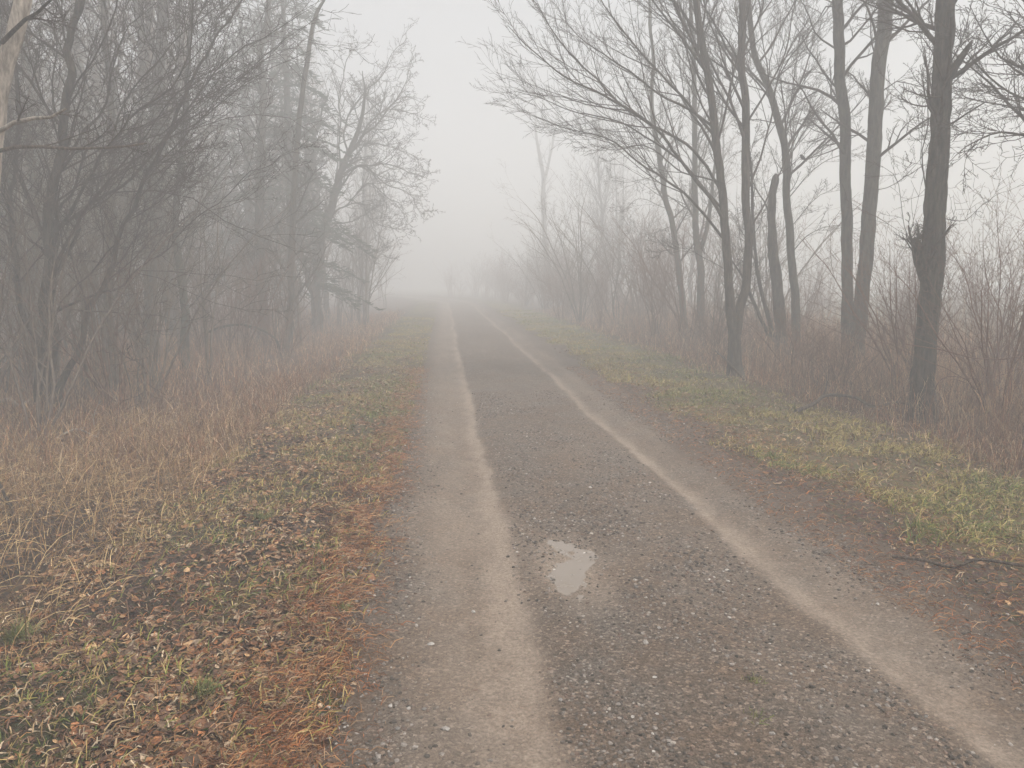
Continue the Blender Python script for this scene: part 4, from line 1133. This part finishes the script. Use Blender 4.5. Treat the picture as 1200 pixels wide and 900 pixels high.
STN = [(756, 755), (497, 835), (466, 860), (522, 857), (745, 690), (926, 792), (555, 715), (657, 823), (980, 893), (1026, 812), (505, 757), (410, 742), (1085, 840), (905, 862)]
for k, (px, py) in enumerate(STN):
    x, y = gp(px, py); r = R.uniform(0.011, 0.018)
    v, f = stones(np.zeros(1), np.zeros(1), np.zeros(1), np.array([r]))
    c = np.repeat(pick([(0.42, 0.39, 0.36), (0.33, 0.30, 0.27), (0.25, 0.23, 0.21)], 1), 12, 0)
    o = link('stone', mesh_np('stone', v, f, M_STONE, c, smooth=False), loc=(x, y, float(road_z(np.array([x]), np.array([y]))[0]) + r * 0.2))
    tag(o, 'larger pale pebble lying loose on the gravel road', 'stone', 'pale pebbles on the road')

# small bird on the twig of the curving tree
b = Tubes()
bx, by, bz = 0, 0, 0
b.add([(0.075, 0, -0.035), (0.05, 0, -0.018), (0.03, 0, 0.006), (0.012, 0, 0.022), (-0.006, 0, 0.036), (-0.022, 0, 0.050), (-0.032, 0, 0.062), (-0.040, 0, 0.072), (-0.050, 0, 0.076), (-0.058, 0, 0.074), (-0.064, 0, 0.072), (-0.074, 0, 0.069)],
      [0.006, 0.010, 0.020, 0.030, 0.034, 0.032, 0.026, 0.023, 0.021, 0.014, 0.006, 0.001], 12)
for s in (-1, 1):
    b.add([(0.0, s * 0.010, 0.018), (-0.002, s * 0.010, 0.0), (-0.004, s * 0.009, -0.008)], [0.004, 0.002, 0.002], 5)
bo = b.build('bird', M_BIRD, None, loc=(bird_tip[0], bird_tip[1], bird_tip[2] + 0.008))
tag(bo, 'small dark bird perched on a twig of the curving grey tree', 'bird')

# ------------------------------------------------------------------ fog
hb = 0.0
bx0, bx1, by0, by1, bz0, bz1 = -152, 152, -62, 162, -2.2, 20.0
v = [(x, y, z) for z in (bz0, bz1) for y in (by0, by1) for x in (bx0, bx1)]
M_HAZE = bpy.data.materials.new('fog'); M_HAZE.use_nodes = True
nt = M_HAZE.node_tree; nt.nodes.clear()
out = nt.nodes.new('ShaderNodeOutputMaterial'); vol = nt.nodes.new('ShaderNodeVolumePrincipled')
vol.inputs['Color'].default_value = (0.972, 0.978, 0.979, 1)
vol.inputs['Density'].default_value = 0.0270
vol.inputs['Anisotropy'].default_value = 0.0
nt.links.new(vol.outputs[0], out.inputs['Volume'])
hz_o = link('haze', mesh_np('haze', v, np.array([(0, 2, 3, 1), (4, 5, 7, 6), (0, 1, 5, 4), (2, 6, 7, 3), (0, 4, 6, 2), (1, 3, 7, 5)]), M_HAZE, smooth=False))
tag(hz_o, 'pale even fog filling the lane and woods', 'fog', kind='stuff')

# ------------------------------------------------------------------ light, camera, render
SUN_EL, SUN_AZ = math.radians(62), math.radians(125)
w = bpy.data.worlds.new('World'); SC.world = w; w.use_nodes = True
nt = w.node_tree; bg = nt.nodes['Background']
sky = nt.nodes.new('ShaderNodeTexSky'); sky.sky_type = 'NISHITA'; sky.sun_disc = False
sky.sun_elevation = SUN_EL; sky.sun_rotation = SUN_AZ; sky.dust_density = 4.0; sky.ozone_density = 0.6
hsn = nt.nodes.new('ShaderNodeHueSaturation'); hsn.inputs['Saturation'].default_value = 0.18
nt.links.new(sky.outputs[0], hsn.inputs['Color']); nt.links.new(hsn.outputs[0], bg.inputs[0])
bg.inputs[1].default_value = 0.11
sl = bpy.data.lights.new('sun', 'SUN'); sl.energy = 1.5; sl.angle = math.radians(30); sl.color = (1, 0.975, 0.93)
so = bpy.data.objects.new('sun', sl); COL.objects.link(so)
so.rotation_euler = (pi / 2 - SUN_EL, 0, pi - SUN_AZ)
cam = bpy.data.cameras.new('camera'); cam.sensor_width = 36; cam.lens = 36 * F / 1200; cam.clip_end = 1000; cam.clip_start = 0.05
co = bpy.data.objects.new('camera', cam); COL.objects.link(co)
co.location = EYE; co.rotation_euler = (pi / 2 - PITCH, 0, -YAW)
SC.camera = co
vs = SC.view_settings
vs.view_transform = 'Standard'; vs.look = 'None'; vs.gamma = 1.0; vs.use_curve_mapping = False; vs.exposure = 0.90
SC.render.engine = 'CYCLES'
cy = SC.cycles
cy.max_bounces = 8; cy.diffuse_bounces = 3; cy.glossy_bounces = 2; cy.transmission_bounces = 2; cy.volume_bounces = 5; cy.transparent_max_bounces = 8
cy.caustics_reflective = False; cy.caustics_refractive = False
cy.use_denoising = True; cy.denoiser = 'OPENIMAGEDENOISE'
cy.use_adaptive_sampling = True; cy.adaptive_threshold = 0.02
